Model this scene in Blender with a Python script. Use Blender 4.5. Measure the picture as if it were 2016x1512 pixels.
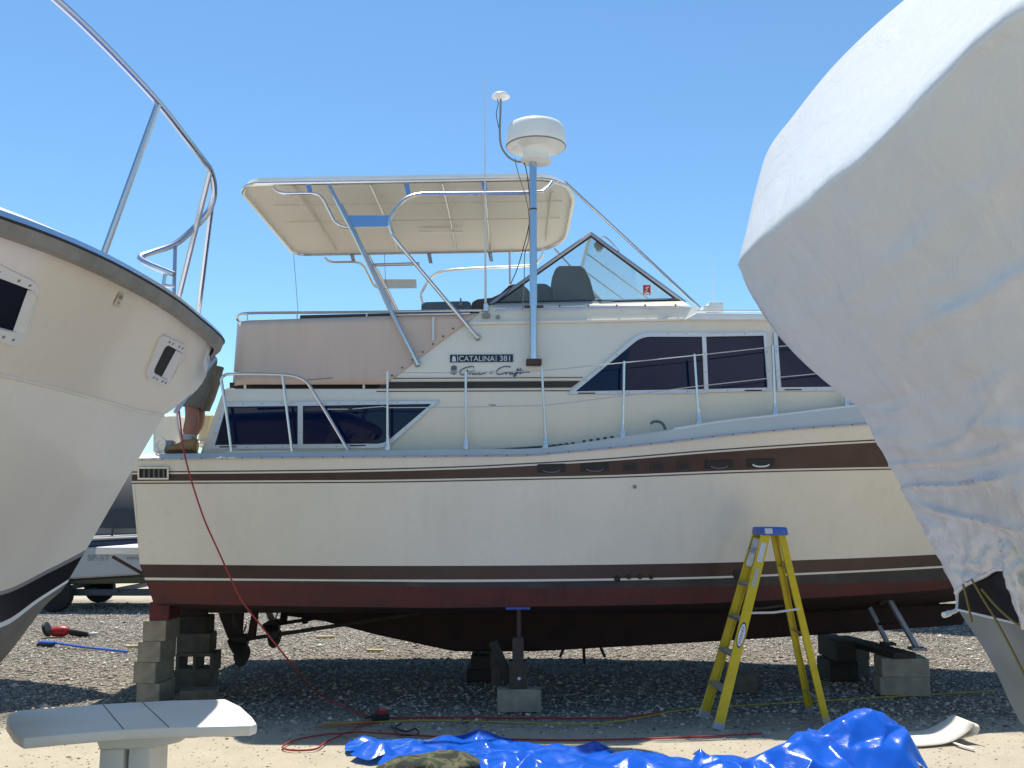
import bpy, bmesh, math, random
import numpy as np
from mathutils import Vector, Matrix, noise

# ------------------------------------------------------------------ reset
for o in list(bpy.data.objects):
    bpy.data.objects.remove(o)
scene = bpy.context.scene
COL = scene.collection
random.seed(7)
rng = np.random.default_rng(7)

# ------------------------------------------------------------------ camera
FPX = 1960.0                      # focal length in pixels of the 2016 px wide photograph
TH = math.radians(7.38)           # camera tilted up
HC = 1.89                         # eye height
cam_d = bpy.data.cameras.new('camera')
cam = bpy.data.objects.new('camera', cam_d)
COL.objects.link(cam)
cam.location = (0, 0, HC)
cam.rotation_euler = (math.radians(90) + TH, 0, 0)
cam_d.sensor_width = 36.0
cam_d.lens = 36.0 * FPX / 2016.0
cam_d.clip_start = 0.05
cam_d.clip_end = 3000
scene.camera = cam
scene.render.resolution_x = 1024
scene.render.resolution_y = 768

# ------------------------------------------------------------------ sky and sun
SUN = Vector((-0.115, 0.33, 1.0)).normalized()
elev = math.asin(SUN.z)
azim = math.atan2(SUN.x, SUN.y)
world = bpy.data.worlds.new('World')
scene.world = world
world.use_nodes = True
wn = world.node_tree
wn.nodes.clear()
sky = wn.nodes.new('ShaderNodeTexSky')
sky.sky_type = 'NISHITA'
sky.sun_disc = False
sky.sun_elevation = elev
sky.sun_rotation = azim
sky.altitude = 300
sky.air_density = 1.0
sky.dust_density = 0.0
sky.ozone_density = 3.0
bg = wn.nodes.new('ShaderNodeBackground')
bg.inputs['Strength'].default_value = 0.12
wo = wn.nodes.new('ShaderNodeOutputWorld')
tint = wn.nodes.new('ShaderNodeMix')
tint.data_type = 'RGBA'
tint.blend_type = 'MULTIPLY'
tint.inputs['Factor'].default_value = 1.0
tint.inputs['B'].default_value = (0.80, 1.03, 1.08, 1)
wn.links.new(sky.outputs[0], tint.inputs['A'])
wn.links.new(tint.outputs['Result'], bg.inputs[0])
wn.links.new(bg.outputs[0], wo.inputs[0])
sun_d = bpy.data.lights.new('sun', 'SUN')
sun_d.energy = 5.0
sun_d.angle = math.radians(0.53)
sun_d.color = (1.0, 0.94, 0.84)
sun = bpy.data.objects.new('sun', sun_d)
COL.objects.link(sun)
sun.location = SUN * 40
sun.rotation_euler = SUN.to_track_quat('Z', 'Y').to_euler()

vs = scene.view_settings
vs.view_transform = 'Standard'
vs.look = 'None'
vs.exposure = 0.42
vs.gamma = 1.0
vs.use_curve_mapping = False
scene.render.engine = 'CYCLES'

# ------------------------------------------------------------------ pixel helpers (full-size photograph pixels)
CT, ST = math.cos(TH), math.sin(TH)

def ray(px, py):
    u = (px - 1008) / FPX
    v = (756 - py) / FPX
    return (u, CT - v * ST, ST + v * CT)

def PY(px, py, Y):
    d = ray(px, py)
    t = Y / d[1]
    return Vector((d[0] * t, Y, HC + d[2] * t))

def PZ(px, py, z=0.0):
    d = ray(px, py)
    t = (z - HC) / d[2]
    return Vector((d[0] * t, d[1] * t, z))

def proj(p):
    x, y, z = p[0], p[1], p[2] - HC
    dep = y * CT + z * ST
    up = -y * ST + z * CT
    return (1008 + FPX * x / dep, 756 - FPX * up / dep)

def interp(xs, ys, x):
    """monotone-ish cubic (pchip) with linear extrapolation"""
    n = len(xs)
    if n == 1:
        return ys[0]
    h = [xs[i + 1] - xs[i] for i in range(n - 1)]
    d = [(ys[i + 1] - ys[i]) / h[i] for i in range(n - 1)]
    m = [0.0] * n
    m[0], m[-1] = d[0], d[-1]
    for i in range(1, n - 1):
        if d[i - 1] * d[i] > 0:
            w1, w2 = 2 * h[i] + h[i - 1], h[i] + 2 * h[i - 1]
            m[i] = (w1 + w2) / (w1 / d[i - 1] + w2 / d[i])
    if x <= xs[0]:
        return ys[0] + m[0] * (x - xs[0])
    if x >= xs[-1]:
        return ys[-1] + m[-1] * (x - xs[-1])
    i = 0
    while x > xs[i + 1]:
        i += 1
    t = (x - xs[i]) / h[i]
    a = 2 * t**3 - 3 * t**2 + 1
    b = t**3 - 2 * t**2 + t
    c = -2 * t**3 + 3 * t**2
    e = t**3 - t**2
    return a * ys[i] + b * h[i] * m[i] + c * ys[i + 1] + e * h[i] * m[i + 1]

# ------------------------------------------------------------------ materials
MATS = {}

def mat(name, col, rough=0.5, metal=0.0, col2=None, nscale=6.0, namt=1.0, bump=0.0, bscale=40.0,
        coat=0.0, spec=0.5, stretch=None, detail=4.0, trans=0.0, ior=1.45, alpha=1.0, ramp=(0.35, 0.7),
        sss=0.0, rvar=0.0, streak=0.0):
    if name in MATS:
        return MATS[name]
    m = bpy.data.materials.new(name)
    m.use_nodes = True
    nt = m.node_tree
    b = nt.nodes['Principled BSDF']
    b.inputs['Base Color'].default_value = (*col, 1)
    b.inputs['Roughness'].default_value = rough
    b.inputs['Metallic'].default_value = metal
    b.inputs['Coat Weight'].default_value = coat
    b.inputs['Coat Roughness'].default_value = 0.08
    b.inputs['Specular IOR Level'].default_value = spec
    b.inputs['Transmission Weight'].default_value = trans
    b.inputs['IOR'].default_value = ior
    b.inputs['Alpha'].default_value = alpha
    if sss:
        b.inputs['Subsurface Weight'].default_value = sss
        b.inputs['Subsurface Radius'].default_value = (0.1, 0.1, 0.1)
    tc = nt.nodes.new('ShaderNodeTexCoord')
    src = tc.outputs['Object']
    if stretch:
        mp = nt.nodes.new('ShaderNodeMapping')
        mp.inputs['Scale'].default_value = stretch
        nt.links.new(src, mp.inputs['Vector'])
        src = mp.outputs[0]
    if col2 is not None:
        n = nt.nodes.new('ShaderNodeTexNoise')
        n.inputs['Scale'].default_value = nscale
        n.inputs['Detail'].default_value = detail
        nt.links.new(src, n.inputs['Vector'])
        r = nt.nodes.new('ShaderNodeMapRange')
        r.inputs['From Min'].default_value = ramp[0]
        r.inputs['From Max'].default_value = ramp[1]
        r.inputs['To Max'].default_value = namt
        nt.links.new(n.outputs['Fac'], r.inputs['Value'])
        mx = nt.nodes.new('ShaderNodeMix')
        mx.data_type = 'RGBA'
        mx.inputs['A'].default_value = (*col, 1)
        mx.inputs['B'].default_value = (*col2, 1)
        nt.links.new(r.outputs[0], mx.inputs['Factor'])
        last = mx.outputs['Result']
        if streak:
            # run-off streaks and grime: noise drawn out downwards, times a patchy mask
            mp2 = nt.nodes.new('ShaderNodeMapping')
            mp2.inputs['Scale'].default_value = (9.0, 9.0, 0.55)
            nt.links.new(tc.outputs['Object'], mp2.inputs['Vector'])
            n3 = nt.nodes.new('ShaderNodeTexNoise')
            n3.inputs['Scale'].default_value = 1.6
            n3.inputs['Detail'].default_value = 6
            nt.links.new(mp2.outputs[0], n3.inputs['Vector'])
            r3 = nt.nodes.new('ShaderNodeMapRange')
            r3.inputs['From Min'].default_value = 0.5
            r3.inputs['From Max'].default_value = 0.78
            r3.inputs['To Max'].default_value = streak
            nt.links.new(n3.outputs['Fac'], r3.inputs['Value'])
            n4 = nt.nodes.new('ShaderNodeTexNoise')
            n4.inputs['Scale'].default_value = 0.8
            nt.links.new(tc.outputs['Object'], n4.inputs['Vector'])
            mu = nt.nodes.new('ShaderNodeMath')
            mu.operation = 'MULTIPLY'
            nt.links.new(r3.outputs[0], mu.inputs[0])
            nt.links.new(n4.outputs['Fac'], mu.inputs[1])
            m4 = nt.nodes.new('ShaderNodeMix')
            m4.data_type = 'RGBA'
            m4.inputs['B'].default_value = (col[0] * 0.45, col[1] * 0.40, col[2] * 0.32, 1)
            nt.links.new(mu.outputs[0], m4.inputs['Factor'])
            nt.links.new(last, m4.inputs['A'])
            last = m4.outputs['Result']
        nt.links.new(last, b.inputs['Base Color'])
        if rvar:
            rr = nt.nodes.new('ShaderNodeMapRange')
            rr.inputs['To Min'].default_value = max(0.02, rough - rvar)
            rr.inputs['To Max'].default_value = min(1, rough + rvar)
            nt.links.new(n.outputs['Fac'], rr.inputs['Value'])
            nt.links.new(rr.outputs[0], b.inputs['Roughness'])
    if bump:
        n2 = nt.nodes.new('ShaderNodeTexNoise')
        n2.inputs['Scale'].default_value = bscale
        n2.inputs['Detail'].default_value = 5
        nt.links.new(src, n2.inputs['Vector'])
        bp = nt.nodes.new('ShaderNodeBump')
        bp.inputs['Strength'].default_value = bump
        bp.inputs['Distance'].default_value = 0.02
        nt.links.new(n2.outputs['Fac'], bp.inputs['Height'])
        nt.links.new(bp.outputs[0], b.inputs['Normal'])
    MATS[name] = m
    return m

M_CREAM = mat('cream_gelcoat', (0.745, 0.675, 0.555), 0.28, streak=0.12, coat=0.25, col2=(0.70, 0.63, 0.51), nscale=2.2, namt=0.7, bump=0.02, bscale=3, rvar=0.1)
M_HOUSE = mat('white_gelcoat', (0.76, 0.715, 0.61), 0.34, streak=0.10, coat=0.2, col2=(0.72, 0.675, 0.57), nscale=2.5, namt=0.6, bump=0.015, bscale=4, rvar=0.1)
M_BULWARK = mat('deck_gelcoat', (0.66, 0.625, 0.55), 0.45, streak=0.1, col2=(0.61, 0.575, 0.50), nscale=3, namt=0.6)
M_BROWN = mat('brown_stripe_paint', (0.048, 0.022, 0.018), 0.38, col2=(0.062, 0.030, 0.024), nscale=5)
M_BROWN2 = mat('dark_brown_stripe', (0.024, 0.015, 0.013), 0.42, col2=(0.035, 0.02, 0.018), nscale=5)
M_LINE = mat('cream_pinline', (0.72, 0.66, 0.54), 0.4)
M_LINED = mat('dark_pinline', (0.07, 0.055, 0.045), 0.5)
M_BOOTD = mat('dark_boot_paint', (0.034, 0.021, 0.019), 0.6, col2=(0.055, 0.046, 0.042), nscale=3.5)
M_RED = mat('red_antifouling', (0.125, 0.028, 0.022), 0.75, streak=0.7, col2=(0.08, 0.028, 0.024), nscale=4, bump=0.1, bscale=30, stretch=(0.5, 1, 1.5))
M_BOTTOM = mat('dark_bottom_paint', (0.05, 0.02, 0.017), 0.85, col2=(0.025, 0.015, 0.013), nscale=4, bump=0.15, bscale=25)
M_VINYL = mat('tan_vinyl', (0.60, 0.45, 0.37), 0.42, streak=0.25, col2=(0.53, 0.43, 0.355), nscale=1.6, namt=0.9, bump=0.05, bscale=5, stretch=(1.6, 1, 0.5), rvar=0.12)
M_GAPSHADE = mat('gap_shade_tone', (0.035, 0.03, 0.027), 0.7)  # near-black tone paints the shade in the gap below the enclosure
M_BRNV = mat('brown_cushion_vinyl', (0.085, 0.058, 0.045), 0.55, bump=0.1, bscale=20)
M_GLASS = mat('tinted_cabin_glass', (0.002, 0.008, 0.040), 0.0, spec=0.28)
M_STEEL = mat('polished_stainless', (0.60, 0.60, 0.60), 0.24, 0.85, bump=0.02, bscale=60)
M_WIRE = mat('coated_wire', (0.52, 0.51, 0.48), 0.45)
M_ALU = mat('window_aluminium', (0.55, 0.58, 0.62), 0.32, 0.35, bump=0.02, bscale=80)
M_CANOPY = mat('canopy_trim', (0.70, 0.66, 0.56), 0.6, col2=(0.62, 0.58, 0.48), nscale=2.5)
M_WHITE = mat('white_plastic', (0.78, 0.78, 0.75), 0.35, col2=(0.70, 0.69, 0.65), nscale=5, namt=0.6)
M_GREYF = mat('charcoal_seat_cover', (0.045, 0.048, 0.056), 0.8, col2=(0.06, 0.062, 0.07), nscale=8, bump=0.15, bscale=15)
M_BLACK = mat('black_rubber', (0.015, 0.015, 0.016), 0.55)
M_PLATE = mat('navy_name_plate', (0.008, 0.012, 0.030), 0.25)
M_SILV = mat('silver_lettering', (0.62, 0.64, 0.66), 0.35)
M_SCRIPT = mat('faded_blue_script', (0.10, 0.11, 0.17), 0.5)
M_DECALR = mat('red_decal', (0.42, 0.03, 0.035), 0.4)
M_BLUELAM = mat('blue_reflecting_plate', (0.35, 0.42, 0.55), 0.12, 1.0)
M_LHULL = mat('off_white_gelcoat', (0.79, 0.74, 0.64), 0.2, streak=0.12, coat=0.4, col2=(0.75, 0.70, 0.60), nscale=1.3, namt=0.6, bump=0.02, bscale=2.5, rvar=0.08)
M_LDECK = mat('white_deck_gelcoat', (0.76, 0.76, 0.74), 0.35)
M_RUB = mat('grey_rub_rail', (0.20, 0.19, 0.165), 0.38, col2=(0.28, 0.265, 0.235), nscale=7)
M_RUBM = mat('rub_rail_steel', (0.55, 0.58, 0.63), 0.25, 1.0, bump=0.03, bscale=30)
M_LFRAME = mat('white_port_frame', (0.70, 0.70, 0.69), 0.35)
M_GREYP = mat('grey_stripe_paint', (0.22, 0.22, 0.22), 0.4)
M_BLKP = mat('black_boot_paint', (0.012, 0.012, 0.013), 0.3)
M_LBOT = mat('grey_bottom_paint', (0.16, 0.155, 0.14), 0.75, col2=(0.10, 0.10, 0.095), nscale=4, bump=0.1)
M_TBOT = mat('pale_green_bottom_paint', (0.19, 0.22, 0.21), 0.7, col2=(0.27, 0.28, 0.27), nscale=3, bump=0.1)
M_NAVY = mat('navy_hull_paint', (0.012, 0.012, 0.016), 0.25, col2=(0.03, 0.034, 0.045), nscale=2)
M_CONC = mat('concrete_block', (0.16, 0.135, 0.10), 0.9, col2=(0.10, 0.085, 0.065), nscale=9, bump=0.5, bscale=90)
M_WOOD = mat('weathered_wood', (0.05, 0.038, 0.028), 0.85, col2=(0.03, 0.024, 0.019), nscale=6, stretch=(2, 12, 12), bump=0.3, bscale=20)
M_REDW = mat('red_painted_wood', (0.16, 0.03, 0.03), 0.8, col2=(0.08, 0.03, 0.03), nscale=8)
M_RUST = mat('rusty_steel', (0.085, 0.055, 0.042), 0.8, col2=(0.05, 0.04, 0.035), nscale=14, bump=0.2, bscale=60)
M_GALV = mat('galvanised_steel', (0.28, 0.29, 0.33), 0.5, 0.6, col2=(0.22, 0.23, 0.26), nscale=12)
M_BRONZE = mat('fouled_bronze', (0.06, 0.05, 0.035), 0.7, 0.3, col2=(0.03, 0.03, 0.028), nscale=9, bump=0.2)
M_YEL = mat('yellow_fibreglass', (0.62, 0.46, 0.015), 0.42, col2=(0.54, 0.39, 0.012), nscale=7, bump=0.03, bscale=60)
M_LALU = mat('ladder_aluminium', (0.40, 0.41, 0.43), 0.45, 0.7)
M_LBLUE = mat('blue_ladder_cap', (0.035, 0.10, 0.40), 0.45, col2=(0.06, 0.14, 0.45), nscale=12)
M_LABEL = mat('paper_label', (0.66, 0.66, 0.64), 0.6, col2=(0.45, 0.45, 0.44), nscale=90)
M_TABLE = mat('white_resin_table', (0.76, 0.725, 0.65), 0.5, col2=(0.70, 0.665, 0.59), nscale=4, bump=0.02, bscale=30)
M_SEAM = mat('dark_seam', (0.07, 0.07, 0.07), 0.8)
M_CORDR = mat('red_cord', (0.36, 0.035, 0.03), 0.5)
M_CORDY = mat('yellow_rope', (0.46, 0.33, 0.03), 0.7)
M_CORDO = mat('orange_cord', (0.45, 0.12, 0.03), 0.6)
M_CLOTH = mat('cream_webbing', (0.76, 0.71, 0.60), 0.85, bump=0.2, bscale=120)
M_SKIN = mat('skin', (0.30, 0.145, 0.095), 0.55, col2=(0.24, 0.11, 0.075), nscale=9, sss=0.05)
M_SHORT = mat('olive_grey_cotton', (0.145, 0.14, 0.115), 0.9, col2=(0.115, 0.11, 0.09), nscale=12, bump=0.3, bscale=25)
M_SHIRT = mat('grey_shirt_cotton', (0.25, 0.25, 0.24), 0.9, bump=0.2, bscale=25)
M_SOCK = mat('grey_sock', (0.32, 0.33, 0.34), 0.95, bump=0.3, bscale=150)
M_BOOT = mat('tan_leather_boot', (0.27, 0.17, 0.075), 0.7, col2=(0.20, 0.12, 0.05), nscale=14, bump=0.2, bscale=40)
M_SOLE = mat('dark_boot_sole', (0.06, 0.04, 0.03), 0.8)
M_HAIR = mat('brown_hair', (0.05, 0.035, 0.025), 0.7)
M_GCOV = mat('grey_canvas_cover', (0.075, 0.075, 0.076), 0.85, bump=0.1, bscale=8)
M_BGW = mat('white_bg_gelcoat', (0.50, 0.50, 0.49), 0.45)
M_BGB = mat('blue_bg_stripe', (0.03, 0.055, 0.11), 0.4)
M_TRAIL = mat('blue_grey_trailer_steel', (0.06, 0.08, 0.11), 0.5, 0.2)
M_TYRE = mat('tyre_rubber', (0.018, 0.018, 0.019), 0.85, bump=0.2, bscale=40)
M_TOOLR = mat('red_tool_plastic', (0.36, 0.02, 0.02), 0.4)
M_TOOLB = mat('blue_tool_plastic', (0.03, 0.12, 0.50), 0.4)

# thin clear windshield glass
def thin_glass():
    m = bpy.data.materials.new('clear_windshield_acrylic')
    m.use_nodes = True
    nt = m.node_tree
    nt.nodes.clear()
    out = nt.nodes.new('ShaderNodeOutputMaterial')
    tr = nt.nodes.new('ShaderNodeBsdfTransparent')
    tr.inputs[0].default_value = (0.80, 0.88, 0.88, 1)
    gl = nt.nodes.new('ShaderNodeBsdfGlossy')
    gl.inputs['Roughness'].default_value = 0.08
    df = nt.nodes.new('ShaderNodeBsdfDiffuse')
    df.inputs[0].default_value = (0.75, 0.80, 0.78, 1)
    lw = nt.nodes.new('ShaderNodeLayerWeight')
    pw = nt.nodes.new('ShaderNodeMath')
    pw.operation = 'POWER'
    pw.inputs[1].default_value = 4.0
    nt.links.new(lw.outputs['Facing'], pw.inputs[0])
    fr = nt.nodes.new('ShaderNodeMapRange')
    fr.inputs['To Min'].default_value = 0.03
    fr.inputs['To Max'].default_value = 0.45
    nt.links.new(pw.outputs[0], fr.inputs['Value'])
    m1 = nt.nodes.new('ShaderNodeMixShader')
    nt.links.new(fr.outputs[0], m1.inputs[0])
    nt.links.new(tr.outputs[0], m1.inputs[1])
    nt.links.new(gl.outputs[0], m1.inputs[2])
    n = nt.nodes.new('ShaderNodeTexNoise')
    n.inputs['Scale'].default_value = 2.5
    r = nt.nodes.new('ShaderNodeMapRange')
    r.inputs['To Min'].default_value = 0.02
    r.inputs['To Max'].default_value = 0.16
    nt.links.new(n.outputs['Fac'], r.inputs['Value'])
    m2 = nt.nodes.new('ShaderNodeMixShader')
    nt.links.new(r.outputs[0], m2.inputs[0])
    nt.links.new(m1.outputs[0], m2.inputs[1])
    nt.links.new(df.outputs[0], m2.inputs[2])
    nt.links.new(m2.outputs[0], out.inputs[0])
    return m
M_CLEAR = thin_glass()

def blend_film(name, col, rough, transl, tcol, bumps=(0.25, 0.12)):
    """Principled mixed with translucent light, for plastic film; crinkled by bump."""
    m = bpy.data.materials.new(name)
    m.use_nodes = True
    nt = m.node_tree
    b = nt.nodes['Principled BSDF']
    out = nt.nodes['Material Output']
    b.inputs['Base Color'].default_value = (*col, 1)
    b.inputs['Roughness'].default_value = rough
    t = nt.nodes.new('ShaderNodeBsdfTranslucent')
    t.inputs[0].default_value = (*tcol, 1)
    mx = nt.nodes.new('ShaderNodeMixShader')
    mx.inputs[0].default_value = transl
    nt.links.new(b.outputs[0], mx.inputs[1])
    nt.links.new(t.outputs[0], mx.inputs[2])
    nt.links.new(mx.outputs[0], out.inputs[0])
    tc = nt.nodes.new('ShaderNodeTexCoord')
    n1 = nt.nodes.new('ShaderNodeTexNoise')
    n1.inputs['Scale'].default_value = 3.0
    n1.inputs['Detail'].default_value = 6
    n1.inputs['Distortion'].default_value = 1.2
    nt.links.new(tc.outputs['Object'], n1.inputs['Vector'])
    n2 = nt.nodes.new('ShaderNodeTexNoise')
    n2.inputs['Scale'].default_value = 22.0
    n2.inputs['Detail'].default_value = 4
    n2.inputs['Distortion'].default_value = 2.0
    nt.links.new(tc.outputs['Object'], n2.inputs['Vector'])
    b1 = nt.nodes.new('ShaderNodeBump')
    b1.inputs['Strength'].default_value = bumps[0]
    b1.inputs['Distance'].default_value = 0.05
    nt.links.new(n1.outputs['Fac'], b1.inputs['Height'])
    b2 = nt.nodes.new('ShaderNodeBump')
    b2.inputs['Strength'].default_value = bumps[1]
    b2.inputs['Distance'].default_value = 0.02
    nt.links.new(n2.outputs['Fac'], b2.inputs['Height'])
    nt.links.new(b1.outputs[0], b2.inputs['Normal'])
    nt.links.new(b2.outputs[0], b.inputs['Normal'])
    MATS[name] = m
    return m
M_WRAP = blend_film('white_shrink_film', (0.77, 0.76, 0.74), 0.26, 0.06, (0.7, 0.7, 0.7), (0.30, 0.12))
M_CRINK = blend_film('crinkled_shrink_film', (0.74, 0.73, 0.71), 0.15, 0.05, (0.7, 0.7, 0.7), (0.32, 0.22))
M_CANV = blend_film('canopy_underside', (0.78, 0.745, 0.67), 0.6, 0.18, (0.74, 0.71, 0.65), (0.05, 0.02))
M_TARP = blend_film('blue_poly_tarp', (0.010, 0.11, 0.60), 0.22, 0.15, (0.015, 0.2, 0.85), (0.08, 0.10))

# camouflage cloth
def camo():
    m = bpy.data.materials.new('camouflage_cloth')
    m.use_nodes = True
    nt = m.node_tree
    b = nt.nodes['Principled BSDF']
    b.inputs['Roughness'].default_value = 0.9
    tc = nt.nodes.new('ShaderNodeTexCoord')
    n = nt.nodes.new('ShaderNodeTexNoise')
    n.inputs['Scale'].default_value = 7
    n.inputs['Distortion'].default_value = 1.0
    n.inputs['Detail'].default_value = 1.5
    nt.links.new(tc.outputs['Object'], n.inputs['Vector'])
    r = nt.nodes.new('ShaderNodeValToRGB')
    r.color_ramp.interpolation = 'CONSTANT'
    e = r.color_ramp.elements
    e[0].color = (0.012, 0.014, 0.010, 1)
    e[1].position = 0.42
    e[1].color = (0.04, 0.055, 0.022, 1)
    x = e.new(0.52); x.color = (0.10, 0.095, 0.05, 1)
    x = e.new(0.62); x.color = (0.045, 0.03, 0.018, 1)
    nt.links.new(n.outputs['Fac'], r.inputs[0])
    nt.links.new(r.outputs[0], b.inputs['Base Color'])
    return m
M_CAMO = camo()

# ------------------------------------------------------------------ mesh builder
ORG = {}

class MB:
    def __init__(s):
        s.v, s.f = [], []

    def add(s, vs_, fs_):
        o = len(s.v)
        s.v += [Vector(p) for p in vs_]
        s.f += [tuple(i + o for i in f) for f in fs_]
        return s

    def box(s, c, size, rot=None, taper=(1, 1)):
        hx, hy, hz = size[0] / 2, size[1] / 2, size[2] / 2
        pts = []
        for z, k in ((-hz, (1, 1)), (hz, taper)):
            for x, y in ((-hx, -hy), (hx, -hy), (hx, hy), (-hx, hy)):
                p = Vector((x * k[0], y * k[1], z))
                if rot is not None:
                    p = rot @ p
                pts.append(p + Vector(c))
        return s.add(pts, [(3, 2, 1, 0), (4, 5, 6, 7), (0, 1, 5, 4), (1, 2, 6, 5), (2, 3, 7, 6), (3, 0, 4, 7)])

    def grid(s, rows, closed=False):
        n = len(rows[0])
        vs_ = [p for r in rows for p in r]
        fs_ = []
        for i in range(len(rows) - 1):
            for j in range(n - 1 if not closed else n):
                k = (j + 1) % n
                fs_.append((i * n + j, i * n + k, (i + 1) * n + k, (i + 1) * n + j))
        return s.add(vs_, fs_)

    def tube(s, pts, r, n=8, cap=True, flat=None):
        pts = [Vector(p) for p in pts]
        rs = r if isinstance(r, (list, tuple)) else [r] * len(pts)
        rings = []
        up = None
        for i, p in enumerate(pts):
            if i == 0:
                t = pts[1] - pts[0]
            elif i == len(pts) - 1:
                t = pts[-1] - pts[-2]
            else:
                t = (pts[i + 1] - p).normalized() + (p - pts[i - 1]).normalized()
            t.normalize()
            if up is None:
                up = Vector((0, 0, 1)) if abs(t.z) < 0.9 else Vector((1, 0, 0))
            a = t.cross(up)
            if a.length < 1e-6:
                a = t.orthogonal()
            a.normalize()
            b = a.cross(t).normalized()
            up = b
            rings.append([p + a * (math.cos(2 * math.pi * k / n) * rs[i]) + b * (math.sin(2 * math.pi * k / n) * rs[i]) for k in range(n)])
        o = len(s.v)
        s.grid(rings, closed=True)
        if cap:
            m = len(rings)
            s.f.append(tuple(o + k for k in range(n - 1, -1, -1)))
            s.f.append(tuple(o + (m - 1) * n + k for k in range(n)))
        return s

    def lathe(s, prof, c, n=24, axis='Z', M=None):
        """prof: list of (radius, height)"""
        rows = []
        for r, h in prof:
            row = []
            for k in range(n):
                a = 2 * math.pi * k / n
                p = Vector((r * math.cos(a), r * math.sin(a), h))
                if M is not None:
                    p = M @ p
                row.append(p + Vector(c))
            rows.append(row)
        o = len(s.v)
        s.grid(rows, closed=True)
        s.f.append(tuple(o + k for k in range(n - 1, -1, -1)))
        s.f.append(tuple(o + (len(rows) - 1) * n + k for k in range(n)))
        return s

    def prism(s, poly, off):
        """poly: list of 3D points; extruded by vector off"""
        n = len(poly)
        off = Vector(off)
        a = [Vector(p) for p in poly]
        b = [p + off for p in a]
        fs_ = [tuple(range(n)), tuple(range(2 * n - 1, n - 1, -1))]
        fs_ += [(i, n + i, n + (i + 1) % n, (i + 1) % n) for i in range(n)]
        return s.add(a + b, fs_)

    def build(s, name, m, parent=None, smooth=35, bevel=0.0, seg=1, org=None):
        if parent is not None:
            o0 = ORG[parent.name]
        else:
            o0 = Vector(org) if org is not None else Vector((0, 0, 0))
        me = bpy.data.meshes.new(name)
        me.from_pydata([tuple(p - o0) for p in s.v], [], s.f)
        bm = bmesh.new()
        bm.from_mesh(me)
        bmesh.ops.recalc_face_normals(bm, faces=bm.faces)
        if bevel:
            es = [e for e in bm.edges if len(e.link_faces) == 2 and e.calc_face_angle(0) > math.radians(40)]
            if es:
                bmesh.ops.bevel(bm, geom=es, offset=bevel, segments=seg, profile=0.5, affect='EDGES', clamp_overlap=True)
        bm.to_mesh(me)
        bm.free()
        if smooth:
            me.polygons.foreach_set('use_smooth', [True] * len(me.polygons))
            me.set_sharp_from_angle(angle=math.radians(smooth))
        me.materials.append(m)
        ob = bpy.data.objects.new(name, me)
        COL.objects.link(ob)
        if parent is not None:
            ob.parent = parent
            ORG[ob.name] = o0
        else:
            ob.location = o0
            ORG[ob.name] = o0
        return ob

def thing(name, label, cat, loc=(0, 0, 0), group=None):
    e = bpy.data.objects.new(name, None)
    e.empty_display_size = 0.2
    COL.objects.link(e)
    e.location = loc
    ORG[e.name] = Vector(loc)
    tag(e, label, cat, group)
    return e

def tag(o, label, cat, group=None):
    o['label'] = label
    o['category'] = cat
    if group:
        o['group'] = group
    return o

def smooth_path(pts, n=6):
    """Catmull-Rom through the points"""
    P = [Vector(p) for p in pts]
    out = []
    for i in range(len(P) - 1):
        p0 = P[i - 1] if i > 0 else P[0] * 2 - P[1]
        p1, p2 = P[i], P[i + 1]
        p3 = P[i + 2] if i + 2 < len(P) else P[-1] * 2 - P[-2]
        for k in range(n):
            t = k / n
            out.append(0.5 * ((2 * p1) + (p2 - p0) * t + (2 * p0 - 5 * p1 + 4 * p2 - p3) * t * t + (3 * p1 - p0 - 3 * p2 + p3) * t**3))
    out.append(P[-1])
    return out

def text_part(txt, px, py, Y, hpx, m, parent, name='lettering', wpx=None, shear=0.0, depth=0.004):
    """text standing in the XZ plane, lower-left corner at pixel (px,py) of plane Y, hpx tall"""
    cu = bpy.data.curves.new('txt', 'FONT')
    cu.body = txt
    cu.extrude = depth / 2
    cu.shear = shear
    tmp = bpy.data.objects.new('txt', cu)
    COL.objects.link(tmp)
    dg = bpy.context.evaluated_depsgraph_get()
    me = bpy.data.meshes.new_from_object(tmp.evaluated_get(dg))
    bpy.data.objects.remove(tmp)
    co = np.array([v.co[:] for v in me.vertices])
    mn, mx = co.min(0), co.max(0)
    p0 = PY(px, py, Y)
    p1 = PY(px, py - hpx, Y)
    sc = (p1.z - p0.z) / (mx[1] - mn[1])
    sx = sc
    if wpx:
        sx = (PY(px + wpx, py, Y).x - p0.x) / (mx[0] - mn[0])
    o0 = ORG[parent.name]
    for i, v in enumerate(me.vertices):
        v.co = (p0.x + (co[i][0] - mn[0]) * sx - o0.x, Y - (co[i][2] - mn[2]) - o0.y, p0.z + (co[i][1] - mn[1]) * sc - o0.z)
    me.name = name
    me.materials.clear()
    me.materials.append(m)
    ob = bpy.data.objects.new(name, me)
    COL.objects.link(ob)
    ob.parent = parent
    ORG[ob.name] = o0
    return ob

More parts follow.
